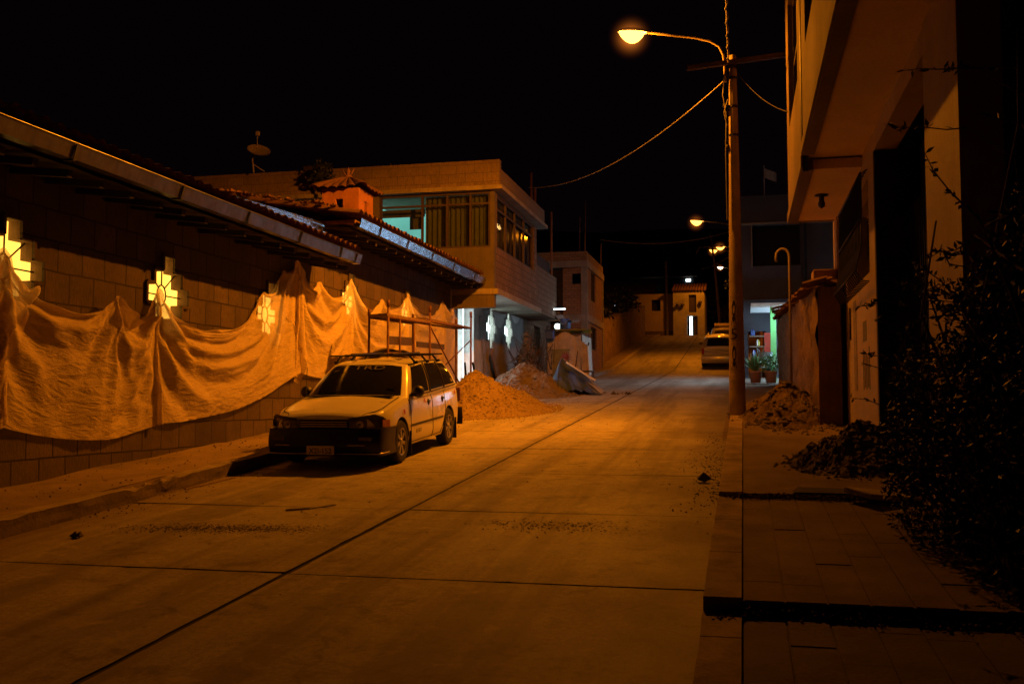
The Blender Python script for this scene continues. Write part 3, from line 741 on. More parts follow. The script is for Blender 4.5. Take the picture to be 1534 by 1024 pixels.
def cloth_obj(P, name, m, label, group=None, trim=None, folds=(), amp=.035, crumple=.004):
    nu, nv = P.shape[:2]
    for q, (fy, fz) in enumerate(folds):     # gathers raying out from each hanging point
        dy, dz = P[:,:,1]-fy, fz-P[:,:,2]; r_ = np.hypot(dy, dz); th = np.arctan2(dy, dz)
        P[:,:,0] += amp*np.clip(r_/.25, 0, 1)*np.exp(-r_/1.7)*(np.sin(th*8+q*2+r_*.5)+.55*np.sin(th*19+q)+.3*np.sin(th*33+2*q))
    for i in range(nu):
        for j in range(nv):
            p = P[i,j]; w = noise.noise((p[1]*.5, p[2]*.5, 3))
            a = noise.noise((p[1]*3.1+w*2, p[2]*7.5, 1.3)); b = noise.noise((p[1]*7.5+1.7*a, p[2]*13, 5.1)); c = noise.noise((p[1]*1.3+p[2]*.9, p[2]*2.2-p[1]*.6, 8.8))
            P[i,j,0] += crumple*(1.6*(.35-abs(a))+1.0*(.3-abs(b)))+crumple*2.2*(.3-abs(c))
    P[:,:,0] = np.maximum(P[:,:,0], WX-.29 if name == 'rag' else WX+.03)
    nu, nv = P.shape[:2]; mb = MB()
    mb.add([tuple(P[i,j]) for i in range(nu) for j in range(nv)],
           [(i*nv+j,(i+1)*nv+j,(i+1)*nv+j+1,i*nv+j+1) for i in range(nu-1) for j in range(nv-1) if trim is None or trim(i/nu, j/nv)])
    o = mb.build(name, m, smooth=True, sub=1, pivot=tuple(P[nu//2,0]))
    du = float(np.linalg.norm(P[1,nv//2]-P[0,nv//2])) or .05
    uv = o.data.uv_layers.new(name='weave')
    for lp in o.data.loops: uv.data[lp.index].uv = (lp.vertex_index//nv*.05, (lp.vertex_index % nv)*.05)
    return tag(o, label, 'canvas sheet', group)
def lay(pins, du, height, **k):
    """pins given as (length of cloth since the pin before, y, z, stand-off)"""
    tot = sum(q[0] for q in pins); acc = 0; out = []
    for q in pins: acc += q[0]; out.append((acc/tot,)+tuple(q[1:]))
    return drape(out, tot, height, du, None, WX, **k)
GRP = 'canvas sheets hung over the wall'
P = lay([(0,9.0,3.22),(.62,9.46,3.46,.03),(2.18,11.5,3.17,.10),(1.42,12.55,3.40,.02),(3.40,15.72,3.68,.03),(.90,16.42,4.14,.05),(.60,16.97,4.36,.07)], .05, 1.92, seed=3, steps=430)
cloth_obj(P, 'canvas_sheet', M_cloth, 'largest wrinkled canvas sheet sagging below three stepped windows left of the wagon', GRP, folds=((9.46,3.46),(11.5,3.2),(12.55,3.4),(16.9,4.36)), amp=.045)
P = lay([(0,6.6,3.3),(1.3,7.7,3.35),(1.5,9.0,3.36,.08),(.6,9.44,3.50,.10),(.75,9.95,3.12,.16)], .055, 1.92, seed=5, steps=300)
cloth_obj(P, 'canvas_sheet', M_cloth, 'canvas sheet hanging straight down at the left edge of the picture', GRP, folds=((9.44,3.5),(7.7,3.35)), amp=.04)
P = lay([(0,16.25,3.75,.03),(1.05,17.0,4.43,.05),(1.28,18.1,4.15,.05),(1.75,19.7,4.42),(1.9,21.4,4.15,.04),(2.05,23.35,4.50,.02),(3.1,26.3,4.62),(1.3,27.5,4.55)], .055, 2.05, seed=8, steps=330)
cloth_obj(P, 'canvas_sheet', M_cloth, 'peaked canvas sheet hanging behind the scaffold and the car roof', GRP, folds=((17,4.4),(19.7,4.4),(23.35,4.5),(26.3,4.6)), amp=.035)
P = lay([(0,30.2,4.55),(.75,30.8,4.85),(.85,31.6,5.05),(2.6,33.9,4.80,.02),(.7,34.5,4.98),(2.4,36.7,5.35)], .07, 2.35, seed=12, steps=260)
P[:,:,0] = WX+.03+(P[:,:,0]-WX)*.18
cloth_obj(P, 'canvas_sheet', M_cloth2, 'grey canvas sheet with two bright bluish crosses shining through it', GRP, crumple=.006)
P = drape([(0,9.62,3.80),(1,10.0,3.1)], .9, .55, .06, None, WX-.3, seed=2, steps=150)
o = cloth_obj(P, 'rag', M_bluetarp, 'dark rag knotted in the leftmost lit stepped window')
o['category'] = 'rag'

# ================================================================== VEHICLES
def catmull(pts, s):
    n = len(pts); i = int(math.floor(s)); f = s-i
    g_ = lambda k: Vector(pts[max(0,min(n-1,k))])
    a, b, c, d = g_(i-1), g_(i), g_(i+1), g_(i+2)
    return .5*((2*b)+(c-a)*f+(2*a-5*b+4*c-d)*f*f+(3*b-a-3*c+d)*f**3)
def car_body(parent, K, paint):
    """painted shell: sides with wheel arches, bonnet, tail, roof and pillars; front looks along -y"""
    yf, yr, W = K['yf'], K['yr'], K['W']
    def hw(y):
        w = W
        if y < yf+.50: w -= K.get('nose',.17)*((yf+.50-y)/.50)**2.2
        if y > yr-.40: w -= .09*((y-yr+.40)/.40)**2
        return w
    def ztop(y): return float(np.interp(y, [q[0] for q in K['top']], [q[1] for q in K['top']]))
    def zbot(y):
        z = K['sill']
        if y < yf+.35: z = K['sill']+.06*(yf+.35-y)/.35
        for a in K['axles']:
            if abs(y-a) < K['arch']: z = max(z, K['axz']+math.sqrt(K['arch']**2-(y-a)**2))
        return z
    def prof(t):                             # t 0 sill .. 1 shoulder
        return float(np.interp(t, [0,.15,.45,.7,.88,1.0], [.945,.985,1.0,.99,.968,.93]))
    st = [yf+(yr-yf)*i/110 for i in range(111)]
    for a in K['axles']: st += [a-K['arch'], a+K['arch'], a-K['arch']*.985, a+K['arch']*.985]
    st = sorted(st); NV = 12
    mb = MB()
    for sg in (-1,1):
        vs = []
        for y in st:
            zb, zt = zbot(y), ztop(y)
            for j in range(NV+1):
                z = zb+(zt-zb)*j/NV; t = (z-K['sill'])/(zt-K['sill'])
                vs.append((sg*hw(y)*prof(t), y, z))
            vs.append((sg*hw(y)*.885, y, zt+.017))
        n = NV+2
        mb.add(vs, [(i*n+j,(i+1)*n+j,(i+1)*n+j+1,i*n+j+1) for i in range(len(st)-1) for j in range(n-1)])
        for a in K['axles']:                 # wheel well
            mb.grid(lambda u, v: (sg*(hw(a)*.975-.30*v), a+K['arch']*math.cos(math.pi*u), K['axz']+K['arch']*math.sin(math.pi*u)), 20, 1, 1)
    deck = []
    for y in st:
        for j in range(13):
            q = -1+2*j/12
            deck.append((q*hw(y)*.885, y, ztop(y)+.017+K.get('crown',.035)*(1-q*q)))
    mb.add(deck, [(i*13+j,(i+1)*13+j,(i+1)*13+j+1,i*13+j+1) for i in range(len(st)-1) for j in range(12)])
    for y in (yf, yr):                       # nose and tail panels
        zb, zt = zbot(y), ztop(y)
        for j in range(8):
            z0, z1 = zb+(zt-zb)*j/8, zb+(zt-zb)*(j+1)/8
            p0, p1 = prof((z0-K['sill'])/(zt-K['sill'])), prof((z1-K['sill'])/(zt-K['sill']))
            mb.add([(-hw(y)*p0,y,z0),(hw(y)*p0,y,z0),(hw(y)*p1,y,z1),(-hw(y)*p1,y,z1)], [(0,1,2,3)])
        mb.add([(q/6*hw(y)*.885, y, zt+.017+K.get('crown',.035)*(1-(q/6)**2)) for q in range(-6,7)]+[(hw(y)*.93,y,zt),(-hw(y)*.93,y,zt)], [tuple(range(15))])
    # underside
    mb.box(-W*.85, W*.85, yf+.1, yr-.1, K['sill']+.02, K['sill']+.07, 1)
    # greenhouse
    lo, up = K['lo'], K['up']; n = len(lo)-1
    def G(s, t, off=0.0):
        sg = -1 if s < 0 else 1
        if s > n: sg, s = -1, 2*n-s
        s_ = abs(s)
        a, b = catmull(lo, s_), catmull(up, s_)
        p = a.lerp(b, t); nrm = Vector((a.x+.001, (a.y-K['mid'])*.55, .35)).normalized()
        p = p+nrm*(.045*math.sin(math.pi*min(1,max(0,t)))*K.get('bulge',.6)+off)
        if s_ < .001: p.x = 0
        return (p.x*sg, p.y, p.z)
    S = 72
    mb.grid(lambda u, v: G(-n+2*n*u, -.06+1.06*v), S*2, 7)
    def roof(u, v):
        p = Vector(G(-n+2*n*u, 1.0)); c = Vector((0, K['mid'], p.z))
        q = p.lerp(c, v); q.z = p.z+K.get('dome',.05)*(1-(1-v)**2)+ (K['roofz']-p.z)*v*.6
        return tuple(q)
    mb.grid(roof, S*2, 6)
    body = mb.build('body', [paint, M_trim], parent, smooth=True, local=True)
    md = body.modifiers.new('edge', 'EDGE_SPLIT'); md.split_angle = R(38)
    return body, G, hw, ztop, prof
def glass_patch(G, s0, s1, t0, t1, name, parent, m=None, off=.006, r=.12):
    mb = MB(); mb.grid(lambda u, v: G(s0+(s1-s0)*u, t0+(t1-t0)*v, off), 18, 8)
    return mb.build(name, m or M_glass, parent, smooth=True, local=True)
def wheel(parent, x, y, z, rad, width, side, spokes=7):
    w = thing('wheel', None, None, (x,y,z)); w.parent = parent
    t = MB(); h = width/2
    t.lathe((0,0,0), [(rad*.66,-h*.9),(rad*.80,-h),(rad*.94,-h*.92),(rad,-h*.62),(rad*1.003,0),(rad,h*.62),(rad*.94,h*.92),(rad*.80,h),(rad*.66,h*.9),(rad*.62,h*.5)], 36, 'x')
    for k in range(44):                      # tread blocks
        a = k/44*6.2832
        t.obox((0, math.sin(a)*rad*1.0, math.cos(a)*rad*1.0), (width*.62, .022, .008), (-a, 0, 0))
    t.build('tyre', M_tyre, w, smooth=True, local=True).modifiers.new('e','EDGE_SPLIT').split_angle = R(40)
    rm = MB(); fx = side*h*.78
    rm.lathe((0,0,0), [(rad*.66,side*h*.92),(rad*.60,side*h*.85),(rad*.60,side*h*.2)], 30, 'x')
    for k in range(spokes):
        a = k/spokes*6.2832; d = Vector((0,math.sin(a),math.cos(a))); pd = Vector((0,math.cos(a),-math.sin(a)))
        q = [d*rad*.12-pd*rad*.07, d*rad*.12+pd*rad*.07, d*rad*.61+pd*rad*.105, d*rad*.61-pd*rad*.105]
        rm.add([(fx-side*.0,p_.y,p_.z) for p_ in q]+[(fx-side*.03,p_.y,p_.z) for p_ in q], [(0,1,2,3),(4,5,6,7),(0,1,5,4),(1,2,6,5),(2,3,7,6),(3,0,4,7)])
    rm.lathe((0,0,0), [(0,fx+side*.012),(rad*.13,fx+side*.01),(rad*.17,fx-side*.01),(rad*.17,fx-side*.03)], 18, 'x')
    rm.lathe((0,0,0), [(0,side*h*.15),(rad*.6,side*h*.15)], 24, 'x')
    rm.build('rim', M_rim, w, local=True)
    return w
def seam(parent, pts, name='panel_gap', r=.006, m=None):
    mb = MB(); mb.tube(pts, r, 5); return mb.build(name, m or M_black, parent, local=True)

# ---- the white estate car parked against the left kerb
CY = 14.72
pitch = math.atan(S1)
CAR = thing('station_wagon', 'white station wagon with roof bars and black bumper parked by the left kerb', 'car', (-5.60, CY, gz(CY)+.004), rot=(pitch, 0, R(1.0)))
K = dict(yf=-2.04, yr=2.06, W=.842, sill=.205, axles=(-1.235,1.235), arch=.345, axz=.305, mid=.75, roofz=1.43, crown=.05, dome=.035, bulge=.55,
   top=[(-2.06,.655),(-2.0,.70),(-1.85,.745),(-1.5,.815),(-1.05,.885),(-.9,.90),(0,.915),(1.2,.945),(2.06,.975)],
   lo=[(0,-1.10,.935),(.42,-1.05,.93),(.735,-.86,.905),(.795,-.66,.90),(.805,.22,.915),(.803,1.02,.94),(.785,1.82,.965),(.66,2.0,.985),(0,2.05,1.0)],
   up=[(0,-.36,1.40),(.34,-.335,1.395),(.545,-.245,1.365),(.600,-.10,1.365),(.622,.36,1.405),(.615,1.05,1.405),(.59,1.58,1.385),(.50,1.70,1.385),(0,1.75,1.40)])
body, G, hw, ztop, prof = car_body(CAR, K, M_paint)
ws = glass_patch(G, -1.86, 1.86, .05, .93, 'windscreen', CAR)
# sun strip lettering on the glass
c = Vector(G(.0, .83, .012)); cx_ = Vector((1,0,0)); up_ = (Vector(G(0,.95,.012))-Vector(G(0,.70,.012))).normalized()
c.x = .10
text_mb('TRD', .155, frame_matrix(c, cx_, up_), .001, 1.7).build('lettering', M_grey, ws, local=True)
lt = MB(); lt.add([G(-1.35,.74,.009),G(-1.12,.74,.009),G(-.78,.92,.009),G(-1.0,.92,.009)], [(0,1,2,3)]); lt.build('sun_strip_mark', M_grey, ws, local=True)
for s_ in (-1,1):
    glass_patch(G, s_*3.02, s_*3.98, .07, .90, 'side_window', CAR); glass_patch(G, s_*4.13, s_*4.98, .07, .90, 'side_window', CAR)
    q_ = glass_patch(G, s_*5.10, s_*5.92, .08, .88, 'side_window', CAR)
    if s_ == 1:
        cc = Vector(G(5.72,.20,.012)); ux = (Vector(G(5.8,.20,.012))-cc).normalized(); uy = (Vector(G(5.72,.5,.012))-cc).normalized()
        text_mb('LILI', .085, frame_matrix(cc, ux, uy), .001, 1.2).build('sticker', M_white, q_, local=True)
    tr = MB(); tr.tube([G(s_*(2.75+3.3*k/30), .985, .010) for k in range(31)], .010, 6); tr.tube([G(s_*(2.95+3.1*k/30), .02, .008) for k in range(31)], .011, 6)
    for q in (4.055, 5.04): tr.tube([G(s_*q, .03+.9*k/6, .010) for k in range(7)], .016, 6)
    tr.build('window_trim', M_trim, CAR, smooth=True, local=True)
glass_patch(G, 7.12, 8.88, .10, .90, 'rear_window', CAR)
wp = MB()                                    # wipers and scuttle
wp.tube([(-.45,-1.06,.965),(.10,-.93,1.03)], .009, 5); wp.tube([(.20,-1.05,.965),(.62,-.82,1.05)], .009, 5); wp.box(-.66,.66,-1.13,-1.04,.925,.945)
wp.build('wiper', M_trim, CAR, local=True)
# nose
gr = MB(); gr.box(-.36,.36,-2.075,-2.02,.555,.675); gr.build('grille', M_bumper, CAR, local=True, bevel=.012)
gs = MB()
for z in (.585,.615,.645): gs.box(-.34,.34,-2.084,-2.076,z-.006,z+.006)
gs.build('grille_bar', M_rim, CAR, local=True)
hs = MB(); hs.tube([(x, -2.03+.10*max(0,abs(x)-.3)**2, .690+.02*(1-(x/.7)**2)) for x in np.linspace(-.68,.68,15)], .006, 5); hs.build('panel_gap', M_black, CAR, local=True)
for s_ in (-1,1):
    hl = MB()
    def H(u, v, s_=s_):                      # wrap-round lamp following the nose
        x = .37+.435*u; y = -2.065+.16*max(0,(x-.46)/.33)**2.2*1.15; z0 = .548+.012*u; z1 = .672+.055*u-.05*max(0,u-.8)/.2
        return (s_*x, y-.012+.012*abs(v-.5), z0+(z1-z0)*v)
    hl.grid(H, 16, 6); hl.grid(lambda u, v: (H(u,v)[0], H(u,v)[1]+.05, H(u,v)[2]), 16, 6)
    l_ = hl.build('headlight', M_lamp_glass, CAR, smooth=True, local=True)
    rf = MB(); rf.lathe((s_*.53,-2.07,.61), [(0,.004),(.04,-.006),(.052,-.012)], 14, 'y'); rf.build('reflector', M_rim, l_, smooth=True, local=True)
    ey = MB(); ey.grid(lambda u, v: (H(u,.78+.34*v)[0], H(u,.78)[1]-.014-.02*v, H(u,.78+.34*v)[2]+.012), 16, 4); ey.build('eyelid_cover', M_trim, l_, smooth=True, local=True)
    ind = MB(); ind.grid(lambda u, v: (s_*(.80+.03*u), -1.935+.22*u, .57+.10*v-.02*u), 5, 3); ind.build('indicator', mat('amber_lens', (.35,.12,.02), .25, .1, 5, .05, 40), CAR, smooth=True, local=True)
bp = MB()                                    # wrap-round bumper
def BP(u, v):
    a = -1+2*u; x = .846*(1-(1-abs(a))**2.6)*(1 if a > 0 else -1)
    d = max(0,(abs(x)-.48)/.366); y = -2.155+.085*d**2+.52*max(0,(abs(a)-.66)/.34)**1.7
    z = .185+.365*v; y += .055*(1-math.sin(math.pi*min(1,v*1.05)))*.9
    return (x, y, z)
bp.grid(BP, 60, 12); bp.grid(lambda u, v: (BP(u,1)[0]*(1-.10*v), BP(u,1)[1]+.10*v, BP(u,1)[2]+.004), 60, 1); bp.grid(lambda u, v: (BP(u,0)[0]*(1-.10*v), BP(u,0)[1]+.14*v, BP(u,0)[2]), 60, 1)
b_o = bp.build('bumper', M_bumper, CAR, smooth=True, local=True)
st_ = MB(); st_.tube([tuple(Vector(BP(.06+.88*k/50,.10))+Vector((0,-.012,0))) for k in range(51)], .009, 6); st_.build('lip_strip', M_rim, b_o, smooth=True, local=True)
for (a,b) in ((.27,.37),(.60,.70)): st_ = MB(); st_.beam(tuple(Vector(BP(a,.42))+Vector((0,-.008,0))), tuple(Vector(BP(b,.42))+Vector((0,-.008,0))), .010); st_.build('intake_strip', M_rim, b_o, local=True)
for s_ in (-1,1): MB().box(s_*.62-.09,s_*.62+.09,-2.165,-2.10,.40,.455).build('fog_lamp', M_lamp_glass, b_o, local=True, bevel=.01)
pt = MB(); pt.box(-.20,.20,-2.192,-2.18,.215,.335); pt = pt.build('number_plate', mat('plate_white', (.70,.66,.55), .6, .35, 9, .1, 40), CAR, local=True, bevel=.006)
text_mb('X2I-152', .105, frame_matrix((0,-2.194,.265), (1,0,0), (0,0,1)), .001, .95).build('lettering', M_black, pt, local=True)
# bonnet shut lines, doors, side mouldings, handles, stickers
for s_ in (-1,1):
    seam(CAR, [(s_*hw(y)*.885*(.86 if y < -1.9 else .97), y, ztop(y)+.020+.05*(1-.92**2)) for y in np.linspace(-2.0,-1.02,14)])
    def side(y, z, off=.004, s_=s_): t = (z-.205)/(ztop(y)-.205); return (s_*(hw(y)*prof(t)+off), y, z)
    for yy in (-.80, .30):
        seam(CAR, [side(yy+.02*math.sin(k), .23+(ztop(yy)-.24)*k/10, .001) for k in range(11)])
    seam(CAR, [side(1.02-.30*(max(0,.62-z)/.42)**1.4*(1 if z < .62 else 0), z, .001) for z in np.linspace(.93,.24,14)])
    seam(CAR, [side(y, .245, .001) for y in np.linspace(-.78,.80,10)])
    ml = MB()
    ml.grid(lambda u, v: side(-.86+1.72*u, .475+.035*v, .004+.010*math.sin(math.pi*v)), 20, 4); ml.build('side_moulding', M_trim, CAR, smooth=True, local=True)
    for yy in (.12, .88):
        hd = MB(); hd.lathe(side(yy,.775,.0), [(0,s_*.018),(.03,s_*.016),(.05,s_*.006),(.052,-s_*.01)], 14, 'x'); hd.beam(side(yy-.07,.79,.016), side(yy+.05,.79,.016), .02, .026)
        hd.build('door_handle', M_trim, CAR, smooth=True, local=True)
    mr = MB(); mr.lathe((s_*.885,-.60,.975), [(0,-.075),(.05,-.07),(.085,-.03),(.09,.03),(.075,.05),(0,.05)], 14, 'y'); mr.beam((s_*.79,-.62,.94),(s_*.86,-.60,.95),.05)
    mr.build('wing_mirror', M_trim, CAR, smooth=True, local=True)
    for yf_, zz in ((-1.235,0),(1.235,0)):
        fl = MB(); fl.box(s_*.80-.11,s_*.80+.06,yf_+.36,yf_+.375,.07,.42); fl.build('mud_flap', M_trim, CAR, local=True)
        wheel(CAR, s_*.755, yf_, .300, .298, .185, s_)
s_ = 1
def side(y, z, off=.004): t = (z-.205)/(ztop(y)-.205); return (hw(y)*prof(t)+off, y, z)
for (y,z,w_) in ((-1.13,.70,.085),(-.10,.80,.07),(1.62,.83,.08)):   # little two-colour stickers on wing, door and rear panel
    a = MB(); a.add([side(y-w_,z-.03),side(y,z-.03),side(y,z+.03),side(y-w_,z+.03)],[(0,1,2,3)]); a.build('sticker', M_white, CAR, local=True)
    a = MB(); a.add([side(y+.006,z-.02),side(y+w_*.9,z-.02),side(y+w_*.9,z+.045),side(y+.006,z+.045)],[(0,1,2,3)]); a.build('sticker', M_red, CAR, local=True)
for k in range(4):
    a = MB(); y = -.58+.075*k; a.add([side(y,.36),side(y+.03,.36),side(y+.04,.42),side(y+.015,.42)],[(0,1,2,3)]); a.build('sticker', M_trim, CAR, local=True)
for s_ in (-1,1): MB().box(s_*.74-.05,s_*.74+.075,2.0,2.07,.66,.90).build('tail_light', mat('tail_lens', (.10,.012,.01), .3, .2, 8, .05, 40), CAR, local=True, bevel=.015)
rbm = MB(); rbm.grid(lambda u, v: ((-.84+1.68*u), 2.07+.07*math.sin(math.pi*u)+.02*math.sin(math.pi*v), .26+.30*v), 20, 6); rbm.build('rear_bumper', M_bumper, CAR, smooth=True, local=True)
rk = MB()                                    # roof bars with clamp feet
for y in (.02, .62, 1.22):
    rk.beam((-.74,y,1.50),(.74,y,1.50),.035,.025)
    for s_ in (-1,1): rk.beam((s_*.56,y,1.495),(s_*.645,y+.02,1.385),.05,.03); rk.beam((s_*.645,y+.02,1.41),(s_*.655,y+.02,1.37),.07,.03)
for s_ in (-.36,.30): rk.beam((s_,-.06,1.525),(s_,1.34,1.525),.028,.024)
rk.build('roof_rack', M_trim, CAR, local=True)
ant = MB(); ant.tube([(-.74,-.95,.93),(-.80,-.75,1.35)], .005, 5); ant.build('aerial', M_trim, CAR, local=True)

# ---- two vehicles up the street, seen from behind
def back_car(name, label, x, y, paint, W, H, L, board, group):
    o = thing(name, label, 'car', (x, y, gz(y)), group, rot=(-math.atan(S2), 0, math.pi))
    k = H/1.45; yr = L/2; yf = -L/2+.05
    K2 = dict(yf=yf, yr=yr, W=W, sill=.26, axles=(yf+.85,yr-.85), arch=.37, axz=.33, mid=.4, roofz=H, crown=.03, dome=.04, bulge=.5,
      top=[(yf,.75),(yf+.2,.86),(yf+.95,.98),(yf+1.3,1.0),(yr,1.04)],
      lo=[(0,yf+.95,1.03),(.45,yf+1.0,1.02),(W*.86,yf+1.15,1.0),(W*.94,yf+1.35,1.0),(W*.955,0,1.01),(W*.955,1.0,1.03),(W*.93,yr-.22,1.05),(W*.78,yr-.05,1.06),(0,yr,1.06)],
      up=[(0,yf+1.75,H-.04),(.36,yf+1.8,H-.05),(W*.68,yf+1.88,H-.08),(W*.73,yf+2.0,H-.08),(W*.765,.3,H-.05),(W*.765,1.0,H-.05),(W*.74,yr-.42,H-.07),(W*.62,yr-.26,H-.07),(0,yr-.2,H-.05)])
    b_, G_, h_, zt_, pr_ = car_body(o, K2, paint)
    glass_patch(G_, 7.15, 8.85, .10, .86, 'rear_window', o)
    for s_ in (-1,1):
        glass_patch(G_, s_*3.05, s_*3.95, .1, .88, 'side_window', o); glass_patch(G_, s_*4.1, s_*5.85, .1, .88, 'side_window', o)
        t_ = MB(); t_.box(s_*W*.90-.07,s_*W*.90+.06,yr-.12,yr+.015,.72,1.02); t_.build('tail_light', M_red, o, local=True, bevel=.02)
        m_ = MB(); m_.box(s_*(W+.10)-.09,s_*(W+.10)+.09,yf+1.35,yf+1.45,1.02,1.16); m_.build('wing_mirror', M_trim, o, local=True, bevel=.02)
        for a in K2['axles']: wheel(o, s_*(W-.10), a, .325, .325, .2, s_)
    m_ = MB(); m_.grid(lambda u, v: (-W+2*W*u, yr+.02+.07*math.sin(math.pi*u)+.02*math.sin(math.pi*v), .30+.30*v), 20, 6); m_.build('bumper', M_silver, o, smooth=True, local=True)
    m_ = MB(); m_.box(-.24,.24,yr+.01,yr+.03,.78,.90); m_.build('number_plate', M_white, o, local=True, bevel=.005)
    m_ = MB(); m_.box(-.30,.30,yr+.005,yr+.035,.93,.965); m_.build('tailgate_strip', M_rim, o, local=True, bevel=.006)
    for s_ in (-1,1): MB().tube([(s_*W*.62,-.4,H+.01),(s_*W*.62,-.2,H+.06),(s_*W*.62,1.0,H+.06),(s_*W*.62,1.2,H+.01)], .018, 6).build('roof_rail', M_rim, o, local=True)
    if board:
        m_ = MB(); m_.box(-.56,.56,.1,.6,H+.06,H+.19); m_.build('roof_board', M_cream, o, local=True, bevel=.01)
    return o
back_car('hatchback', 'silver hatchback with roof rails parked facing uphill behind the lamp pole', -1.22, 53.2, M_silver, .86, 1.62, 4.1, False, 'cars parked uphill')
back_car('hatchback', 'darker car with a pale board on its roof parked further uphill', -1.05, 59.5, M_taxi, .84, 1.66, 4.1, True, 'cars parked uphill')

# ================================================================== BUILDING MATERIALS BY THE LEFT WALL
SF = thing('scaffold', 'rusty tube scaffold with plank deck standing behind the wagon', 'scaffold', (-7.1, 22, gz(22)))
mb = MB()
SX, SXb = -6.85, -7.25
for y in (18.6, 21.3, 24.75):
    for x, zt in ((SX, 3.72+.052*(y-18.35)), (SXb, 3.55+.05*(y-18.35))):
        mb.tube([(x,y,gz(y)-.05 if y < 21 or y > 24 else gz(y)+.05),(x,y,zt)], .026, 8)
        mb.tube([(x,y,zt-.06),(x,y,zt+.08)], .034, 8)
for x in (SX, SXb):
    mb.tube([(x,18.6,3.47),(x,21.3,3.56)], .022, 7); mb.tube([(x,21.3,3.60),(x,24.8,3.70)], .022, 7)
    mb.tube([(x,18.6,2.76),(x,21.3,2.85)], .020, 7)
mb.tube([(SX,21.3,3.5),(SX,24.7,1.75)], .018, 7); mb.tube([(SX,24.75,3.4),(SXb,22.2,2.2)], .015, 6)
for y in (19.3,20.2): mb.tube([(SX,y,3.47),(SX,y,2.3)], .018, 6)
for y in (18.6,21.3,24.75): mb.tube([(SX,y,3.5+.03*(y-18)),(SXb,y,3.5+.03*(y-18))], .02, 6)
mb.build('tube_frame', M_rust, SF, smooth=True)
mb = MB()
mb.beam((-6.93,18.5,3.515),(-6.93,21.5,3.60),.19,.045); mb.beam((-7.14,18.55,3.51),(-7.14,21.6,3.61),.19,.045)
mb.beam((-7.05,21.2,3.66),(-7.05,24.9,3.73),.28,.045)
mb.build('plank_deck', M_wood, SF)
mb = MB(); mb.beam((-6.9,18.7,3.02),(-6.9,20.2,3.08),.03,.17); mb.beam((-6.92,20.6,3.05),(-6.92,22.6,3.1),.03,.12); mb.build('toe_board', M_wooddark, SF)
mb = MB(); mb.grid(lambda u, v: (-6.95-.4*v, 18.5+2.8*u, 2.42+.22*math.sin(math.pi*v)**.6*(.7+.3*noise.noise((u*5,v*2,1)))+.33*math.sin(math.pi*min(1,max(0,u)))**.3), 30, 8)
o = mb.build('material_sack', M_stone, smooth=True, pivot=(-7.3,19.7,2.45)); tag(o, 'dark sheeted load of sacks lying low on the scaffold above the car roof', 'sack')
HT = MB(); HT.beam((-6.85,24.4,1.80),(-6.75,26.1,1.92),.05); HT.beam((-6.45,24.5,1.80),(-6.55,26.0,1.92),.05); HT.beam((-6.85,24.5,1.8),(-6.6,23.3,2.75),.045); HT.beam((-6.5,24.5,1.8),(-6.4,23.3,2.75),.045); HT.beam((-6.6,23.6,2.5),(-6.4,23.6,2.5),.04)
def heap(name, cx, cy, rx, ry, h, m, label, cat, seed, npeb, r0, r1, skew=(0,0), ms=None, pw=1.35, rough=.10, base=0.0):
    random.seed(seed)
    def hz(x, y):
        dx, dy = (x-cx)/rx, (y-cy)/ry
        a = math.atan2(dy, dx); rr = math.hypot(dx, dy)*(1+.16*noise.noise((math.cos(a)*1.6+seed, math.sin(a)*1.6, seed)))
        rr2 = math.hypot(dx-skew[0]*(1-min(1,rr)), dy-skew[1]*(1-min(1,rr)))
        b = max(0, 1-rr2)
        z = h*(b**pw*.75+.25*(b*b*(3-2*b)))
        if b > 0: z += rough*h*noise.fractal((x*2.3, y*2.3, seed*1.7), .8, 2.1, 5)*min(1, b*3)
        return gz(y)+base+z-.03*(b <= 0)
    mb = MB()
    mb.grid(lambda u, v: (cx-rx*1.15+rx*2.3*u, cy-ry*1.15+ry*2.3*v, hz(cx-rx*1.15+rx*2.3*u, cy-ry*1.15+ry*2.3*v)), 90, 100)
    def pt():
        while True:
            a, q = random.random()*6.283, random.random()**.6*1.12
            x, y = cx+math.cos(a)*q*rx, cy+math.sin(a)*q*ry
            return (x, y, max(hz(x,y), gz(y)+base)+.002)
    mb.stones(npeb, pt, r0, r1, 1)
    o = mb.build(name, [m, ms or m], pivot=(cx,cy,gz(cy)))
    return tag(o, label, cat)
heap('gravel_heap', -6.15, 23.5, 1.7, 2.7, 1.0, M_gravel, 'cone of orange brown gravel heaped behind the wagon', 'gravel heap', 11, 5500, .008, .05, skew=(-.15,-.1), pw=1.15, rough=.16)
heap('sand_heap', -6.6, 30.0, 1.8, 2.3, .98, M_sand, 'lower heap of greyish sand beyond the gravel, under the grey canvas', 'sand heap', 12, 3200, .010, .075, pw=1.25, rough=.2)
heap('rubble_heap', -7.3, 33.6, .85, 1.6, 1.75, M_rubble, 'untidy rubble and brush heap against the brick wall', 'rubble heap', 13, 900, .03, .16, ms=M_stone, rough=.25)
heap('earth_heap', .82, 19.2, 1.0, 3.4, .58, M_rubble, 'earth and stone heap along the foot of the adobe wall behind the pole', 'rubble heap', 14, 1500, .012, .085, ms=M_stone, rough=.3, base=.225)
heap('earth_heap', 1.3, 12.0, .9, 1.25, .50, M_stone, 'dark stony heap on the pavement before the lit house front', 'rubble heap', 15, 1900, .012, .07, ms=M_stone, rough=.3, base=.225)
bm_ = MB()                                   # prunings on the brush heap
random.seed(5)
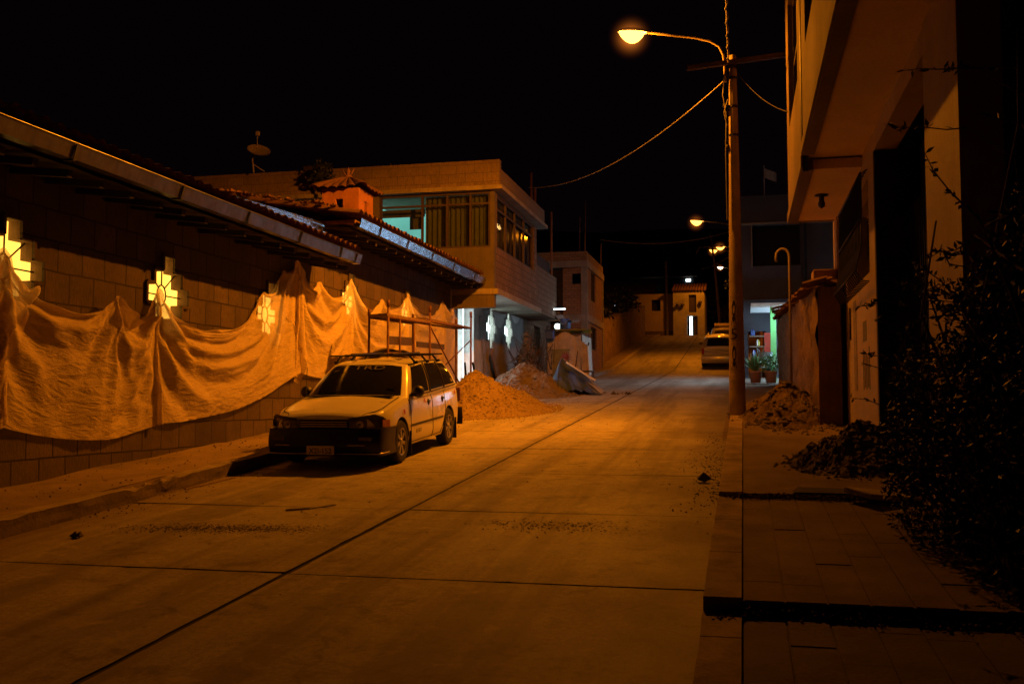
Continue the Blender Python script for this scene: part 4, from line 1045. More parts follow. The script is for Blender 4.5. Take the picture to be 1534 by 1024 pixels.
for k in range(46):
    y = random.uniform(32.4,34.8); x = random.uniform(-7.6,-6.6); a = random.uniform(-1,1)
    bm_.tube([(x,y,gz(y)+random.uniform(.3,1.2)),(x+a*.3,y-random.uniform(.1,.5),gz(y)+random.uniform(.8,1.5)),(x+a*.6,y-random.uniform(.3,.9),gz(y)+random.uniform(.7,2.1))], [.02,.014,.006], 5)
tag(bm_.build('brushwood', M_stem, pivot=(-7.1,33.5,gz(33.5)+.3)), 'tangle of bare cut branches thrown on the rubble heap', 'brushwood', kind='stuff')
o = MB().beam((-7.95,32.6,2.2),(-7.95,31.3,3.45),.05,.32).build('plank', M_wood, pivot=(-7.95,32.6,2.2)); tag(o, 'broad board leaning against the grey canvas by the lit doorway', 'plank')
LD = HT.build('wheelbarrow_frame', M_iron, pivot=(-6.65,24.5,1.7)); tag(LD, 'dark tube trestle leaning at the tail of the wagon', 'trestle')
# folded tarpaulin in the road
tp = MB()
def TP(u, v):
    x = -5.65+1.55*u; ridge = float(np.interp(u, [0,.10,.17,.30,.62,.9,1], [.42,.80,1.12,.92,.58,.18,.04]))
    y = 29.6+1.1*v; s_ = math.sin(math.pi*min(1,max(0,v*.5+.02)))
    z = gz(y)+ridge*s_**1.3*(1 if v < .98 else .97)+(.22*abs(noise.noise((u*5+v*2, v*3, 2)))+.10*abs(noise.noise((u*13, v*9, 6)))+.06*abs(math.sin(u*13+v*4)))*(1-v)*ridge*1.5
    return (x-.12*math.sin(v*2.2)-.25*(1-v)*(1-u)*.6, y+.08*noise.noise((u*4,v*4,7)), z)
tp.grid(TP, 50, 26)
tp.grid(lambda u, v: (TP(u,1)[0]+.05*v, TP(u,1)[1]+.7*v, gz(31)+(TP(u,1)[2]-gz(31))*(1-v)**1.4), 50, 10)
tp = tp.build('tarpaulin', M_bluetarp, smooth=True, sub=1, pivot=(-5,30,gz(30))); tag(tp, 'blue grey tarpaulin slumped in the road over a pale pole', 'tarpaulin')
o = MB().tube([(-5.25,29.85,gz(30)+.98),(-4.35,29.75,gz(30)+.42)], .03, 6).build('pale_pole', M_white, pivot=(-4.8,29.8,2.6)); tag(o, 'short pale pole lying along the top edge of the tarpaulin', 'pole')
o = MB().stones(14, lambda: (random.uniform(-4.0,-3.3), 30.2+random.uniform(-.2,.2), gz(30.2)+.01), .03, .13).build('rubble', M_stone, pivot=(-3.6,30.2,gz(30.2))); tag(o, 'flat scatter of broken clods on the road beside the tarpaulin', 'rubble', kind='stuff')
# market stall wrapped in sheets
ST = thing('market_stall', 'street stall of posts wrapped in pale sheets under a patched awning', 'market stall', (-6.7, 38.4, gz(38.4)))
for (x,y) in ((-7.35,37.6),(-6.05,37.7),(-6.1,39.9),(-7.35,39.9)): MB().tube([(x,y,gz(y)),(x,y,4.75 if x < -7 else 4.55)], .035, 6).build('post', M_wooddark, ST)
mb = MB()
mb.tube([(-7.35,37.6,4.45),(-6.05,37.7,4.45)], .03, 6); mb.tube([(-6.05,37.7,4.45),(-6.1,39.9,4.45)], .03, 6)
mb.build('rail', M_wooddark, ST)
MB().tube([(-6.35,37.5,2.6),(-6.05,37.55,4.3)], .03, 6).build('prop', M_wooddark, ST); MB().tube([(-6.0,37.5,2.6),(-5.75,37.65,4.1)], .03, 6).build('prop', M_wooddark, ST)
mb = MB()
mb.grid(lambda u, v: (-7.33+1.3*u, 37.52-.10*abs(math.sin(u*11))*(v+.2)-.06*noise.noise((u*6,v*3,1)), 4.42-.10*math.sin(u*9.0)-(1.55-.18*math.sin(u*6))*v), 44, 14)
mb.grid(lambda u, v: (-6.0+.07*math.sin(u*15)*(v+.2), 37.6+2.3*u, 4.4-1.5*v), 30, 8)
mb.grid(lambda u, v: (-5.95+.34*u-.10*(1-v), 37.35+.05*math.sin(u*20), 4.2-.25*u-(1.75)*v), 14, 10)
mb.build('wrap_sheet', mat('pale_sheet', (.50,.40,.33), .9, .35, 3, .35, 14), ST, smooth=True)
mb = MB(); mb.grid(lambda u, v: (-7.5+1.25*u, 37.2+1.6*v, 5.18-.42*u-.12*math.sin(u*12)+.18*v+.06*noise.noise((u*7,v*5,3))), 26, 12)
mb.build('awning', mat('patched_awning', (.33,.30,.27), .8, .9, 9, .3, 14, dark=(.05,.04,.04)), ST, smooth=True)
mb = MB(); mb.grid(lambda u, v: (-7.0+1.35*u, 37.3+.5*v, 4.55+.10*math.sin(math.pi*v)+.05*noise.noise((u*6,v*4,1))-.08*v), 20, 8); mb.build('top_cloth', M_yellow, ST, smooth=True)
tb = MB().box(-7.2,-6.55,37.05,37.12,5.33,5.37).build('strip_light', M_tubelight, pivot=(-6.9,37.1,5.35)); tag(tb, 'lit cool strip light under the brick balcony above the stall', 'light')
gb = MB(); gb.lathe((-7.0,37.9,4.75), [(.0,-.10),(.10,-.09),(.14,0),(.10,.10),(0,.12)], 12); gb = gb.build('globe_lamp', glow('stall_lamp', (.85,1.0,.95), 2.4, .0), pivot=(-7,37.9,4.75)); tag(gb, 'cool white globe glowing inside the stall', 'light')
bx = MB(); bx.box(-7.32,-7.02,37.0,37.35,4.22,4.52); bx.box(-7.34,-7.0,36.98,37.37,4.52,4.56); tag(bx.build('plastic_crate', M_blueb, pivot=(-7.1,37.2,4.22), bevel=.02), 'small blue plastic crate on the left corner of the stall', 'crate')
bx = MB(); bx.lathe((-6.65,37.6,4.6), [(0,0),(.19,0),(.21,.04),(.21,.32),(.18,.38),(.18,.42),(0,.42)], 18); tag(bx.build('plastic_barrel', M_blueb, pivot=(-6.65,37.6,4.6), smooth=True), 'dark blue plastic barrel on top of the stall cloth', 'barrel')
sg = MB(); sg.box(-6.55,-5.95,34.4,34.44,2.55,3.62); sg.box(-6.58,-5.92,34.38,34.46,3.62,3.68); sg = sg.build('notice_board', mat('board_green', (.20,.19,.11), .85, .4, 4, .2, 30), pivot=(-6.25,34.4,2.4)); tag(sg, 'upright dull board with a blue top rail behind the tarpaulin', 'board')
fl = MB(); fc = Vector((-5.65,32.0,3.28))
for k in range(14):
    a = k/14*6.283; d_ = Vector((math.cos(a),-.15,math.sin(a))); t_ = Vector((-math.sin(a),0,math.cos(a)))
    fl.add([fc+d_*.04-t_*.035, fc+d_*.04+t_*.035, fc+d_*.22], [(0,1,2)])
fl.lathe(tuple(fc+Vector((0,-.02,0))), [(0,-.03),(.08,-.02),(.09,.03),(0,.04)], 14, 'y')
fl.tube([(-5.65,32.02,gz(32)),(-5.65,32.02,3.25)], .02, 6)
tag(fl.build('pinwheel', mat('dark_red', (.13,.015,.012), .7, .3, 8, .1, 40), pivot=(-5.65,32,gz(32))), 'dark red spiky pinwheel on a stick behind the tarpaulin', 'pinwheel')
stl = thing('stool', 'dark wooden stool standing on the road by the stall', 'stool', (-5.3, 34.5, gz(34.5)))
mb = MB(); mb.box(-5.5,-5.1,34.3,34.7,gz(34.5)+.52,gz(34.5)+.57); mb.build('seat', M_wooddark, stl, bevel=.01)
for (x,y) in ((-5.47,34.33),(-5.13,34.33),(-5.13,34.67),(-5.47,34.67)): MB().beam((x,y,gz(34.5)-.02),(x,y,gz(34.5)+.52),.04).build('leg', M_wooddark, stl)
MB().beam((-5.47,34.33,gz(34.5)+.2),(-5.13,34.33,gz(34.5)+.2),.03).build('stretcher', M_wooddark, stl)
# sticks, stones and crumbs lying about
random.seed(21)
def lying(name, pts, r, m, label, cat):
    pts = [(x, y, gz(y)+r*.8+o) for x, y, o in pts]; tag(MB().tube(pts, r, 5).build(name, m, pivot=pts[0]), label, cat)
lying('stick', [(-4.62,9.55,0),(-4.42,9.68,0),(-4.25,9.98,.0)], .012, M_white, 'thin pale stick lying alone on the near road slabs', 'stick')
lying('stick', [(-6.5,10.75,0),(-6.44,11.1,0),(-6.40,11.75,0)], .013, M_wood, 'brown stick lying along the foot of the left kerb', 'stick')
o = MB().stones(2, lambda: (-5.89+random.uniform(-.06,.06),7.99,gz(8)+.015), .05, .06).build('stone', M_stone, pivot=(-5.89,7.99,gz(8))); tag(o, 'dark fist sized stone alone on the left road slab', 'stone')
o = MB().stones(1, lambda: (-.48,12.1,gz(12.1)+.04), .10, .12).build('stone', M_stone, pivot=(-.48,12.1,gz(12.1))); tag(o, 'dark lump of rubble in the gutter against the right kerb', 'stone')
def road_pt():
    q = random.random()
    if q < .46:
        y = random.gauss(random.choice((11.2,13.0,14.5,17.0)),.7); x = XR-abs(random.gauss(0,.16+.12*math.sin(y*2)**2))
    elif q < .62: x = XL+abs(random.gauss(0,.25)); y = random.gauss(random.choice((9.6,10.6,12.0)),.6)
    elif q < .86: x = random.gauss(-5.0,.55); y = random.gauss(24,2.6)
    else: x = random.gauss(random.choice((-5.2,-1.2,-3.0)),.5); y = random.gauss(random.choice((9,14,20,27)),1.0)
    x = min(XR-.02, max(XL+.02, x))
    return (x, y, gz(y)+.003)
o = MB().stones(1900, road_pt, .003, .018).build('loose_grit', M_stone); tag(o, 'loose grit and pebbles strewn over the road', 'grit', kind='stuff')
o = MB().stones(500, lambda: (lambda y: (random.uniform(-8.1,-6.9), y, gz(y)+.165))(random.uniform(6,20)), .004, .022).build('loose_grit', M_rubble); tag(o, 'crumbs of earth strewn over the left pavement', 'grit', kind='stuff')
dp = MB()                                    # spilled soil: crumbs thinning out from a dark streak
def soil_pt():
    q = random.random()
    if q > .72: x = random.gauss(-1.7, .42); y = 9.15+random.gauss(0, .16); return (x, y, gz(y)+.002)
    x = random.gauss(-4.45, .36) if q < .55 else random.gauss(-5.2, .3); y = 8.62+(x+4.45)*.10+random.gauss(0, .11)
    return (x, y, gz(y)+.002)
dp.stones(3600, soil_pt, .002, .016, flat=.35)
tag(dp.build('soil_patch', M_stone, pivot=(-4.5,8.6,gz(8.6))), 'dark streak of spilled soil on the near road slabs', 'soil', kind='stuff')

# ================================================================== RIGHT SIDE
AW = thing('adobe_wall', 'crumbling adobe garden wall with tile coping behind the lamp pole', 'wall', (1.4, 25, gz(25)))
mb = MB()
def top_(y): return 3.58+.052*(y-15.5)+.10*noise.noise((y*.9,1,1))+(.45*max(0,1-abs(y-36)/1.6))
mb.grid(lambda u, v: (1.2+.12*noise.noise((u*46, v*5, 3))+.07*noise.noise((u*130, v*13, 9))+.10*(1-v)**3, 17.0+19.2*u, gz(17.0+19.2*u)-.2+(top_(17.0+19.2*u)-gz(17.0+19.2*u)+.2)*v), 200, 24)
mb.grid(lambda u, v: (1.2+.36*u, 17.0, gz(17)-.2+(top_(17)-gz(17)+.2)*v), 3, 8); mb.grid(lambda u, v: (1.2+.42*u, 36.2, gz(36)-.2+(top_(36.2)-gz(36)+.2)*v), 3, 8)
mb.grid(lambda u, v: (1.2+.36*v, 17.0+19.2*u, top_(17.0+19.2*u)), 80, 2); mb.grid(lambda u, v: (1.56, 17.0+19.2*u, 1+(top_(17.0+19.2*u)-1)*v), 60, 2)
mb.build('wall', M_adobe, AW, smooth=True)
mb = MB(); random.seed(31)
y = 17.08
while y < 36:
    z = top_(y)+.05; x0 = 1.02+random.uniform(-.06,.08); tl_ = random.uniform(-.06,.06)
    for k in range(2):
        mb.grid(lambda u, v: (x0+.36*k+.40*v, y-.11+.22*u, z+.06*math.sin(math.pi*u)+.05*k+.10*v*(1 if k == 0 else -1)+tl_*u), 6, 1)
    y += random.uniform(.2,.27)
mb.build('coping_tile', M_tile, AW)
mb = MB(); mb.box(1.22,1.62,18.2,18.75,3.80,4.12); mb.box(1.25,1.6,17.6,18.2,3.76,3.86); tag(mb.build('block', mat('pale_block', (.34,.22,.13), .92, .4, 4, .5, 24), pivot=(1.4,18.4,3.76), bevel=.02), 'single clay block resting on top of the adobe wall', 'block')
tag(MB().tube([(.93,20.7,gz(20.7)),(.93,20.7,4.72)]+[(.93-.13+.13*math.cos(t*math.pi/8), 20.7, 4.72+.16*math.sin(t*math.pi/8)) for t in range(1,9)]+[(.67,20.7,4.62)], .026, 8).build('vent_pipe', M_conc, smooth=True, pivot=(.93,20.7,gz(20.7))), 'thin crook topped pipe standing against the adobe wall', 'pipe')
# right hand house
HE = thing('overhang_house', 'pale house on the right with overhanging upper storey and barred window', 'house', (1.7, 14, gz(14)))
FX = 1.65
mb = MB(); mb.wall('x', FX, FX+.3, 13.3, 17.15, gz(13)-.3, 4.98, [(13.85,16.75,3.5,4.75)]); mb.wall('x', FX-.02, FX+.28, 18.25, 18.9, gz(18)-.2, 5.2); mb.wall('y', 18.9, 18.7, FX, 5.5, gz(18), 9.5)
mb.wall('x', FX-.015, FX+.3, 8.1, 9.55, gz(8)-.2, 9.5)
mb.wall('x', FX+.006, FX+.28, 9.55, 18.9, 4.98, 5.26)
mb.build('wall', M_cream, HE)
mb = MB(); mb.box(FX-.05,FX+.1,13.28,17.16,gz(13)-.3,gz(15)+.30); mb.build('plinth', M_conc, HE)
mb = MB(); mb.box(FX+.22,FX+.3,17.15,18.25,gz(17)-.1,4.98); mb.build('door', M_night, HE)
mb = MB(); mb.box(FX+.55,FX+.62,9.55,13.3,gz(9)-.2,4.98); mb.box(FX+.006,FX+.55,13.22,13.3,gz(9)-.2,4.97); gt = mb.build('gate', M_black, HE)
mb = MB()
for k in range(26): y = 9.7+k*.14; mb.beam((FX+.42,y,gz(9)),(FX+.42,y,4.2),.025)
mb.build('gate_bar', M_iron, gt)
mb = MB(); mb.box(.86,FX+.3,14.5,18.72,5.06,5.2); mb.box(.86,FX+.3,8.0,14.49,5.22,5.36); mb.build('soffit', mat('brightened_soffit', (.80,.62,.42), .8, .2, .8, .1, 25), HE)  # lighter than the walls, stands in for light bounced from below
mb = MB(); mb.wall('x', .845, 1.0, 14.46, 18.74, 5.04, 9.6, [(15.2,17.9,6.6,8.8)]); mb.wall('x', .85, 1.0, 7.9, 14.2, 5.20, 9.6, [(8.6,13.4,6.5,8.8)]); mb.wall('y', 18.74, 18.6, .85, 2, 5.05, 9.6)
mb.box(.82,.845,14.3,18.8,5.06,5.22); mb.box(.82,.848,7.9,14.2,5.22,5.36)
mb.build('upper_wall', mat('dimmed_upper_paint', (.17,.125,.08), .85, .4, .9, .15, 25, streak=.4), HE)  # wall paint darkened to tone down the near lamp's light
mb = MB(); mb.box(.98,1.02,15.2,17.9,6.6,8.8); mb.box(.98,1.02,8.6,13.4,6.5,8.8); up_w = mb.build('upper_window', M_glass, HE)
mb = MB()
for y in (15.23,16.5,17.87,8.64,10.2,11.8,13.36): mb.box(.93,.975,y-.03,y+.03,6.5,8.8)
for z in (6.62,7.7,8.77): mb.box(.935,.97,15.2,17.9,z-.025,z+.025)
mb.build('frame', M_wooddark, up_w)
mb = MB(); mb.tube([(.88,14.35,5.0),(.88,14.35,9.6)], .05, 8); mb.build('downpipe', M_trim, HE)
mb = MB(); mb.box(FX+.16,FX+.2,13.85,16.75,3.5,4.75); wn_ = mb.build('window', M_glass, HE)
mb = MB(); n = 17                            # bellied iron grille
for k in range(n+1):
    y = 13.75+3.1*k/n
    mb.tube([(FX-.02,y,4.85),(FX-.10,y,4.8),(FX-.11,y,3.85),(FX-.16,y,3.65),(FX-.19,y,3.5),(FX-.12,y,3.38),(FX-.02,y,3.36)], .011, 5)
for z, x in ((4.8,FX-.10),(4.2,FX-.105),(3.5,FX-.19)): mb.tube([(x-.012,13.7,z),(x-.012,16.9,z)], .014, 5)
mb.build('window_grille', M_iron, HE, smooth=True)
mb = MB(); mb.lathe((1.24,16.3,5.05), [(0,.01),(.10,.01),(.11,-.01),(.04,-.03),(.04,-.10),(.055,-.12),(.05,-.18),(0,-.22)], 12); mb.build('lamp_socket', M_trim, HE, smooth=True)
mb = MB(); mb.box(FX-.006,FX-.002,15.55,15.95,1.95,3.3); mb.build('painted_band', mat('faded_band', (.26,.21,.17), .9, .5, 7, .15, 40), HE)
mb = MB()                                    # worn painted marks: small square emblem with upright strokes under it
mb.box(FX-.006,FX-.002,14.35,14.75,2.62,2.9)
for k in range(5): mb.box(FX-.006,FX-.002,14.05+.17*k,14.05+.17*k+.07,1.95+.03*(k%2),2.52-.04*((k*3)%4))
mb.build('painted_mark', M_grey, HE)
mb = MB(); mb.beam((FX-.01,16.35,2.75),(FX-.01,16.35,3.25),.03); mb.build('conduit', M_trim, HE)
mb = MB(); mb.wall('x', 2.7, 2.9, -6, 8.05, 0, 5.2); tag(mb.build('garden_wall', M_night, pivot=(2.8,2,0)), 'tall dark garden wall behind the bush on the right', 'wall')
# broken slab and hole in the pavement
mb = MB(); mb.add([(.42,9.78,gz(9.78)+.262),(.95,9.74,gz(9.74)+.262),(1.05,10.05,gz(10.05)+.262),(.5,10.12,gz(10.1)+.262)], [(0,1,2,3)]); tag(mb.build('drain_hole', M_black), 'dark open drain hole at the step in the right pavement', 'drain')
mb = MB(); mb.obox((1.22,9.62,gz(9.6)+.275), (.55,.42,.05), (.08,.10,.5)); tag(mb.build('broken_slab', M_kerb, pivot=(1.22,9.62,gz(9.6)+.25), bevel=.01), 'tilted broken paving slab beside the drain hole', 'slab')
def foot_pt():
    y = random.choice((6.0, 9.73)); t = abs(random.gauss(0,.07)); x = random.uniform(-.2, 2.2)
    t *= .4+1.2*abs(noise.noise((x*2.3, y, 3)))*2
    return (x, y-t, gz(y)+(.13 if y < 7 else .21)+max(0,.05-t*.35)*random.random())
o = MB().stones(2600, foot_pt, .004, .022, flat=.6).build('loose_grit', M_rubble, pivot=(1,6,gz(6))); tag(o, 'earth crumbs gathered at the foot of the pavement steps', 'grit', kind='stuff')
# bush
random.seed(77)
BU = thing('bush', 'large dark leafy bush spilling over the right pavement', 'bush', (1.9, 7.0, gz(7)))
mb = MB(); lf = MB(); tips = []
def twig(a, d, L, nl, size):
    d = d.normalized(); pts = [a]; p = a
    for q in range(4): p = p+d*(L/4)+Vector((random.gauss(0,.02),random.gauss(0,.02),random.gauss(.008,.015))); pts.append(p)
    mb.tube(pts, [.006,.005,.004,.003,.0015], 4, cap=False)
    for q in range(nl):
        t = random.uniform(.1,1)*3.99; i = int(t); o_ = pts[i].lerp(pts[i+1], t-i)
        e = (d*.5+Vector((random.gauss(0,1),random.gauss(0,1),random.gauss(.2,.8))).normalized()).normalized(); n_ = e.cross(Vector((random.gauss(0,1),random.gauss(0,1),random.gauss(0,1)))).normalized()
        s_ = size*random.uniform(.6,1.3); lf.add([o_, o_+e*s_*.45+n_*s_*.2, o_+e*s_, o_+e*s_*.45-n_*s_*.2], [(0,1,2,3)])
for k in range(64):
    b0 = Vector((random.uniform(1.55,2.5), random.uniform(5.0,8.7), gz(7)))
    h_ = random.uniform(.7,2.5) if k > 14 else random.uniform(2.4,3.9)
    ox = random.uniform(-.75,.25)*(1 if k > 14 else .2)
    p1 = b0+Vector((ox*.35, random.gauss(0,.12), h_*.45)); p2 = b0+Vector((ox*.8+(.25 if k <= 14 else 0), random.gauss(0,.25), h_*.82)); p3 = b0+Vector((ox+(.3 if k <= 14 else 0), random.gauss(0,.35), h_))
    mb.tube([b0,p1,p2,p3], [.02,.015,.010,.005], 5)
    for q in range(13 if k > 14 else 9):
        t = random.uniform(.12,1)*2.99; i = int(t); o_ = (b0,p1,p2,p3)[i].lerp((b0,p1,p2,p3)[i+1], t-i)
        twig(o_, Vector((random.gauss(-.15 if k > 14 else 0,.8),random.gauss(0,.8),random.gauss(.25,.5))), random.uniform(.22,.5), 26, .05)
for (y_,z_) in ((8.1,2.05),(8.15,1.75),(7.9,1.55),(8.2,1.3)):    # sprigs reaching out over the pavement
    twig(Vector((1.30,y_,z_-.12)), Vector((-1,.1,.28)), .45, 22, .045)
for (y_,z_) in ((7.2,4.05),(7.6,3.75)):
    mb.tube([(2.0,y_,2.5),(1.9,y_,z_-.25),(1.55,y_,z_)], [.012,.008,.004], 5); twig(Vector((1.6,y_,z_-.02)), Vector((-1,0,.05)), .5, 22, .06)
leaves(16000, lambda: ball((2.05,6.8,1.6),.85,2.1,1.5,.1), .055, lf); leaves(7000, lambda: ball((2.0,4.7,1.0),.75,1.3,.9,.1), .05, lf); leaves(9000, lambda: ball((1.5,8.1,1.35),.50,.8,.95,.15), .048, lf)
mb.build('stem', M_stem, BU); lf.build('foliage', M_leaf, BU)
# shop on the side corner
SHP = thing('corner_shop', 'lit corner shop with scalloped white canopy and green post on the right', 'shop', (1.5, 38.4, gz(38)))
mb = MB(); mb.box(.30,3.6,38.0,41.2,5.42,5.50); mb.build('canopy', M_white, SHP)
mb = MB()
for k in range(12): mb.prism([(.30+.083*k,5.42),(.38+.083*k,5.42),(.365+.083*k,5.33),(.315+.083*k,5.33)], 'y', 37.98, 38.0)
mb.prism([(1.0,5.42),(1.34,5.42),(1.34,5.1),(1.2,5.2)], 'y', 37.97, 38.01)
mb.build('canopy_fringe', M_white, SHP)
mb = MB(); mb.box(.99,1.19,38.05,38.25,gz(38)-.1,5.41); mb.build('post', M_green, SHP, bevel=.01)
mb = MB(); mb.wall('y', 41.6, 41.8, -.15, 4.0, 2.4, 6.0, [(.2,.9,2.6,4.7)]); mb.wall('x', 4.0, 4.2, 38, 41.6, 2.3, 6.0); mb.build('wall', M_night, SHP)
for bb in ((1.5,3.4,39.5,39.56,5.30,5.34),(1.75,2.9,37.46,37.54,5.30,5.34)): MB().box(*bb).build('tube_light', glow('shop_tube', (.72,.95,1.0), 14.0, 0.0), SHP)  # front tube added out of sight to light post, plants and road
MB().box(2.3,2.35,38.3,41.4,2.9,5.25).build('glow_panel', glow('shop_glow_panel', (.45,.72,1.0), 10.0, .2, .8), SHP)  # unseen glowing panel added for the gutter shine and road light
for k in range(4): MB().box(.25,1.0,41.2,41.5,3.2+.42*k,3.24+.42*k).build('shelf', M_wood, SHP)
random.seed(9)
for k in range(14):
    y = 41.25; x = random.uniform(.3,.95); z = 3.24+.42*random.randrange(4)
    mb = MB(); mb.lathe((x,y,z), [(0,0),(.05,0),(.055,.16),(.02,.22),(.02,.27),(0,.27)], 8); tag(mb.build('bottle', random.choice([M_white,M_red,M_yellow,M_blueb]), pivot=(x,y,z), smooth=True), 'small bottle on the back shelves of the corner shop', 'bottle', 'bottles on the shop shelves')
cl = MB(); cl.grid(lambda u, v: (.78+.22*u+.02*math.sin(u*20), 38.9, 4.45-.95*v), 12, 6); tag(cl.build('red_garment', M_red, pivot=(.9,38.9,4.4), smooth=True), 'red garment hanging inside the shop by the post', 'garment')
bk = MB(); bk.grid(lambda u, v: (.78+math.cos(u*6.283)*(.20+.09*v), 37.9+math.sin(u*6.283)*(.16+.07*v), 3.42+.24*v), 24, 5); bk.tube([(.52,37.9,3.66),(.48,37.9,3.82),(.60,37.9,3.70)], .015, 5)
tag(bk.build('basket', mat('blue_basket', (.28,.36,.42), .6, .4, 14, .3, 60), pivot=(.8,37.9,3.42)), 'pale blue basket on the plant table before the shop', 'basket')
tbm = thing('plant_table', 'small dark table holding the basket before the shop', 'table', (.75, 37.9, gz(37.9)))
MB().box(.5,.95,37.65,38.15,3.35,3.41).build('tabletop', M_wooddark, tbm)
for (x,y) in ((.54,37.7),(.91,37.7),(.91,38.1),(.54,38.1)): MB().beam((x,y,gz(y)-.03),(x,y,3.35),.05).build('leg', M_wooddark, tbm)
br_ = MB().tube([(.45,37.6,3.0),(.80,37.5,4.0)], .018, 5).build('broom_handle', M_wood, pivot=(.45,37.6,3.0)); tag(br_, 'slanting wooden broom handle among the shop plants', 'broom')
def potted(x, y, rx, h, leafn, size, label, upright):
    o = thing('potted_plant', label, 'potted plant', (x,y,gz(y)), 'potted plants before the shop'); z = gz(y)
    MB().lathe((x,y,z), [(0,0),(.17,0),(.22,.36),(.25,.37),(.25,.42),(.21,.42),(.20,.38),(0,.38)], 18).build('pot', M_orange, o, smooth=True)
    mb = MB()
    if upright:
        for k in range(leafn):
            a = random.random()*6.28; t = abs(random.gauss(0,.5)); p = Vector((x,y,z+.4)); d = Vector((math.cos(a)*t, math.sin(a)*t, 1)).normalized(); n_ = d.cross(Vector((random.random()-.5,random.random()-.5,.1))).normalized()*.035
            L = h*random.uniform(.6,1.1); mb.add([p-n_*.4, p+d*L*.5-n_, p+d*L, p+d*L*.5+n_, p+n_*.4], [(0,1,2,3,4)])
    else: leaves(leafn, lambda: ball((x,y,z+.38+h*.45),rx,rx,h*.55,.3), size, mb)
    mb.build('foliage', M_leaf2, o)
potted(.42, 36.95, .35, .68, 150, .2, 'upright blade leaved plant in a terracotta pot right of the lamp pole', True)
potted(.95, 36.8, .42, .62, 700, .10, 'round bushy plant in a pot at the end of the adobe wall', False)
# dark building over the shop
HF = thing('dark_building', 'tall unlit building with a big dark opening behind the adobe wall', 'building', (2, 44, 3))
mb = MB(); mb.wall('y', 42.2, 42.5, -.2, 6.5, 5.9, 10.4, [(.43,2.34,7.45,9.15)]); mb.wall('x', -.2, 0, 42.5, 50, 5.6, 10.4); mb.build('wall', mat('blue_grey_render', (.09,.088,.11), .95, .3, 1, .3, 20), HF)
mb = MB(); mb.box(.3,2.5,42.95,43,7.3,9.3); mb.build('opening', M_black, HF)
mb = MB(); mb.box(-.3,6.6,42.08,42.2,9.16,9.25); mb.box(.38,.43,42.1,42.2,7.4,9.15); mb.build('lintel', M_conc, HF)
mb = MB(); mb.wall('x', 2.35, 2.5, 41.8, 42.1, 5.9, 10.3); mb.build('pilaster', M_night, HF); mb = MB(); mb.wall('y', 30.0, 30.3, 3.0, 9, 2.0, 10.8); mb.build('side_wall', M_night, HF)
fg_ = MB(); fg_.tube([(.95,42.4,10.4),(.95,42.4,11.7)], .02, 5); fg_.grid(lambda u, v: (.95+.5*u, 42.4+.05*math.sin(u*6), 11.2+.4*v-.25*u), 8, 3); tag(fg_.build('flag', M_white, pivot=(.95,42.4,10.4)), 'small limp flag on the roof of the dark building', 'flag')

# ================================================================== STREET LAMPS, POLES, CABLES
def spot(name, loc, target, power, col, size=150, blend=1.0, rad=.12, parent=None):
    l = bpy.data.lights.new(name, 'SPOT'); l.energy = power; l.color = col; l.spot_size = R(size); l.spot_blend = blend; l.shadow_soft_size = rad
    o = bpy.data.objects.new(name, l); COL.objects.link(o)
    off = Vector((0,0,0))
    if parent is not None: o.parent = parent; off = origin(parent)
    o.location = Vector(loc)-off; o.rotation_euler = (Vector(target)-Vector(loc)).to_track_quat('-Z', 'Y').to_euler()
    return o
def lamp_head(parent, x, y, z, lamp_glow, dirx=-1, s=1.25):
    """cobra head: aluminium shell above, glowing bowl below"""
    prof = [(0,0),(.05,.06),(.14,.10),(.25,.125),(.40,.13),(.52,.10),(.58,.05),(.60,0)]
    mb = MB()
    def shell(u, v):
        q = u*(len(prof)-1); i = min(len(prof)-2, int(q)); f = q-i
        l = prof[i][0]+(prof[i+1][0]-prof[i][0])*f; w = prof[i][1]+(prof[i+1][1]-prof[i][1])*f
        a = math.pi*v
        return (x+dirx*l*s, y+w*math.cos(a)*s, z+.10*s*l+w*math.sin(a)*.75*s)
    mb.grid(shell, 21, 10); h = mb.build('lamp_head', M_galv, parent, smooth=True)
    b = MB(); b.grid(lambda u, v: (x+dirx*(.10+.48*u)*s, y+.135*math.sin(math.pi*min(.97,max(.03,u)))**.6*math.cos(math.pi*v)*s, z+.10*s*(.10+.48*u)-.004-.20*math.sin(math.pi*u)**.7*math.sin(math.pi*v)*s), 14, 10)
    b.build('bowl', lamp_glow, h, smooth=True)
    return h
def lamp_bloom(parent, c, rad, power):
    """glow added around the bowl to imitate lamp bloom, thinning outward"""
    key = 'bloom_glow_%d' % int(power*100)
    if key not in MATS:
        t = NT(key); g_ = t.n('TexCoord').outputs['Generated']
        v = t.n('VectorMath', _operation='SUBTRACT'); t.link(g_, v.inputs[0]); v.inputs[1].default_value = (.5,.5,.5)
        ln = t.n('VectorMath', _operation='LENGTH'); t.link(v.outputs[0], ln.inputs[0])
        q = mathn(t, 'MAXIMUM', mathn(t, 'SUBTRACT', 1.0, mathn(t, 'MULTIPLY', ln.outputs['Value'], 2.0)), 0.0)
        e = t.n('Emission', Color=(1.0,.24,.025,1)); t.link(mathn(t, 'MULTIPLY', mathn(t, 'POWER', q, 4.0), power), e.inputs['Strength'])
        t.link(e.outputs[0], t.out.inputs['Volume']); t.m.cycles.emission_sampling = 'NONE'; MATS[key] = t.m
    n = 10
    MB().lathe(c, [(rad*math.sin(math.pi*i/n)+1e-4, -rad*math.cos(math.pi*i/n)) for i in range(n+1)], 18).build('lamp_bloom', MATS[key], parent, smooth=True)
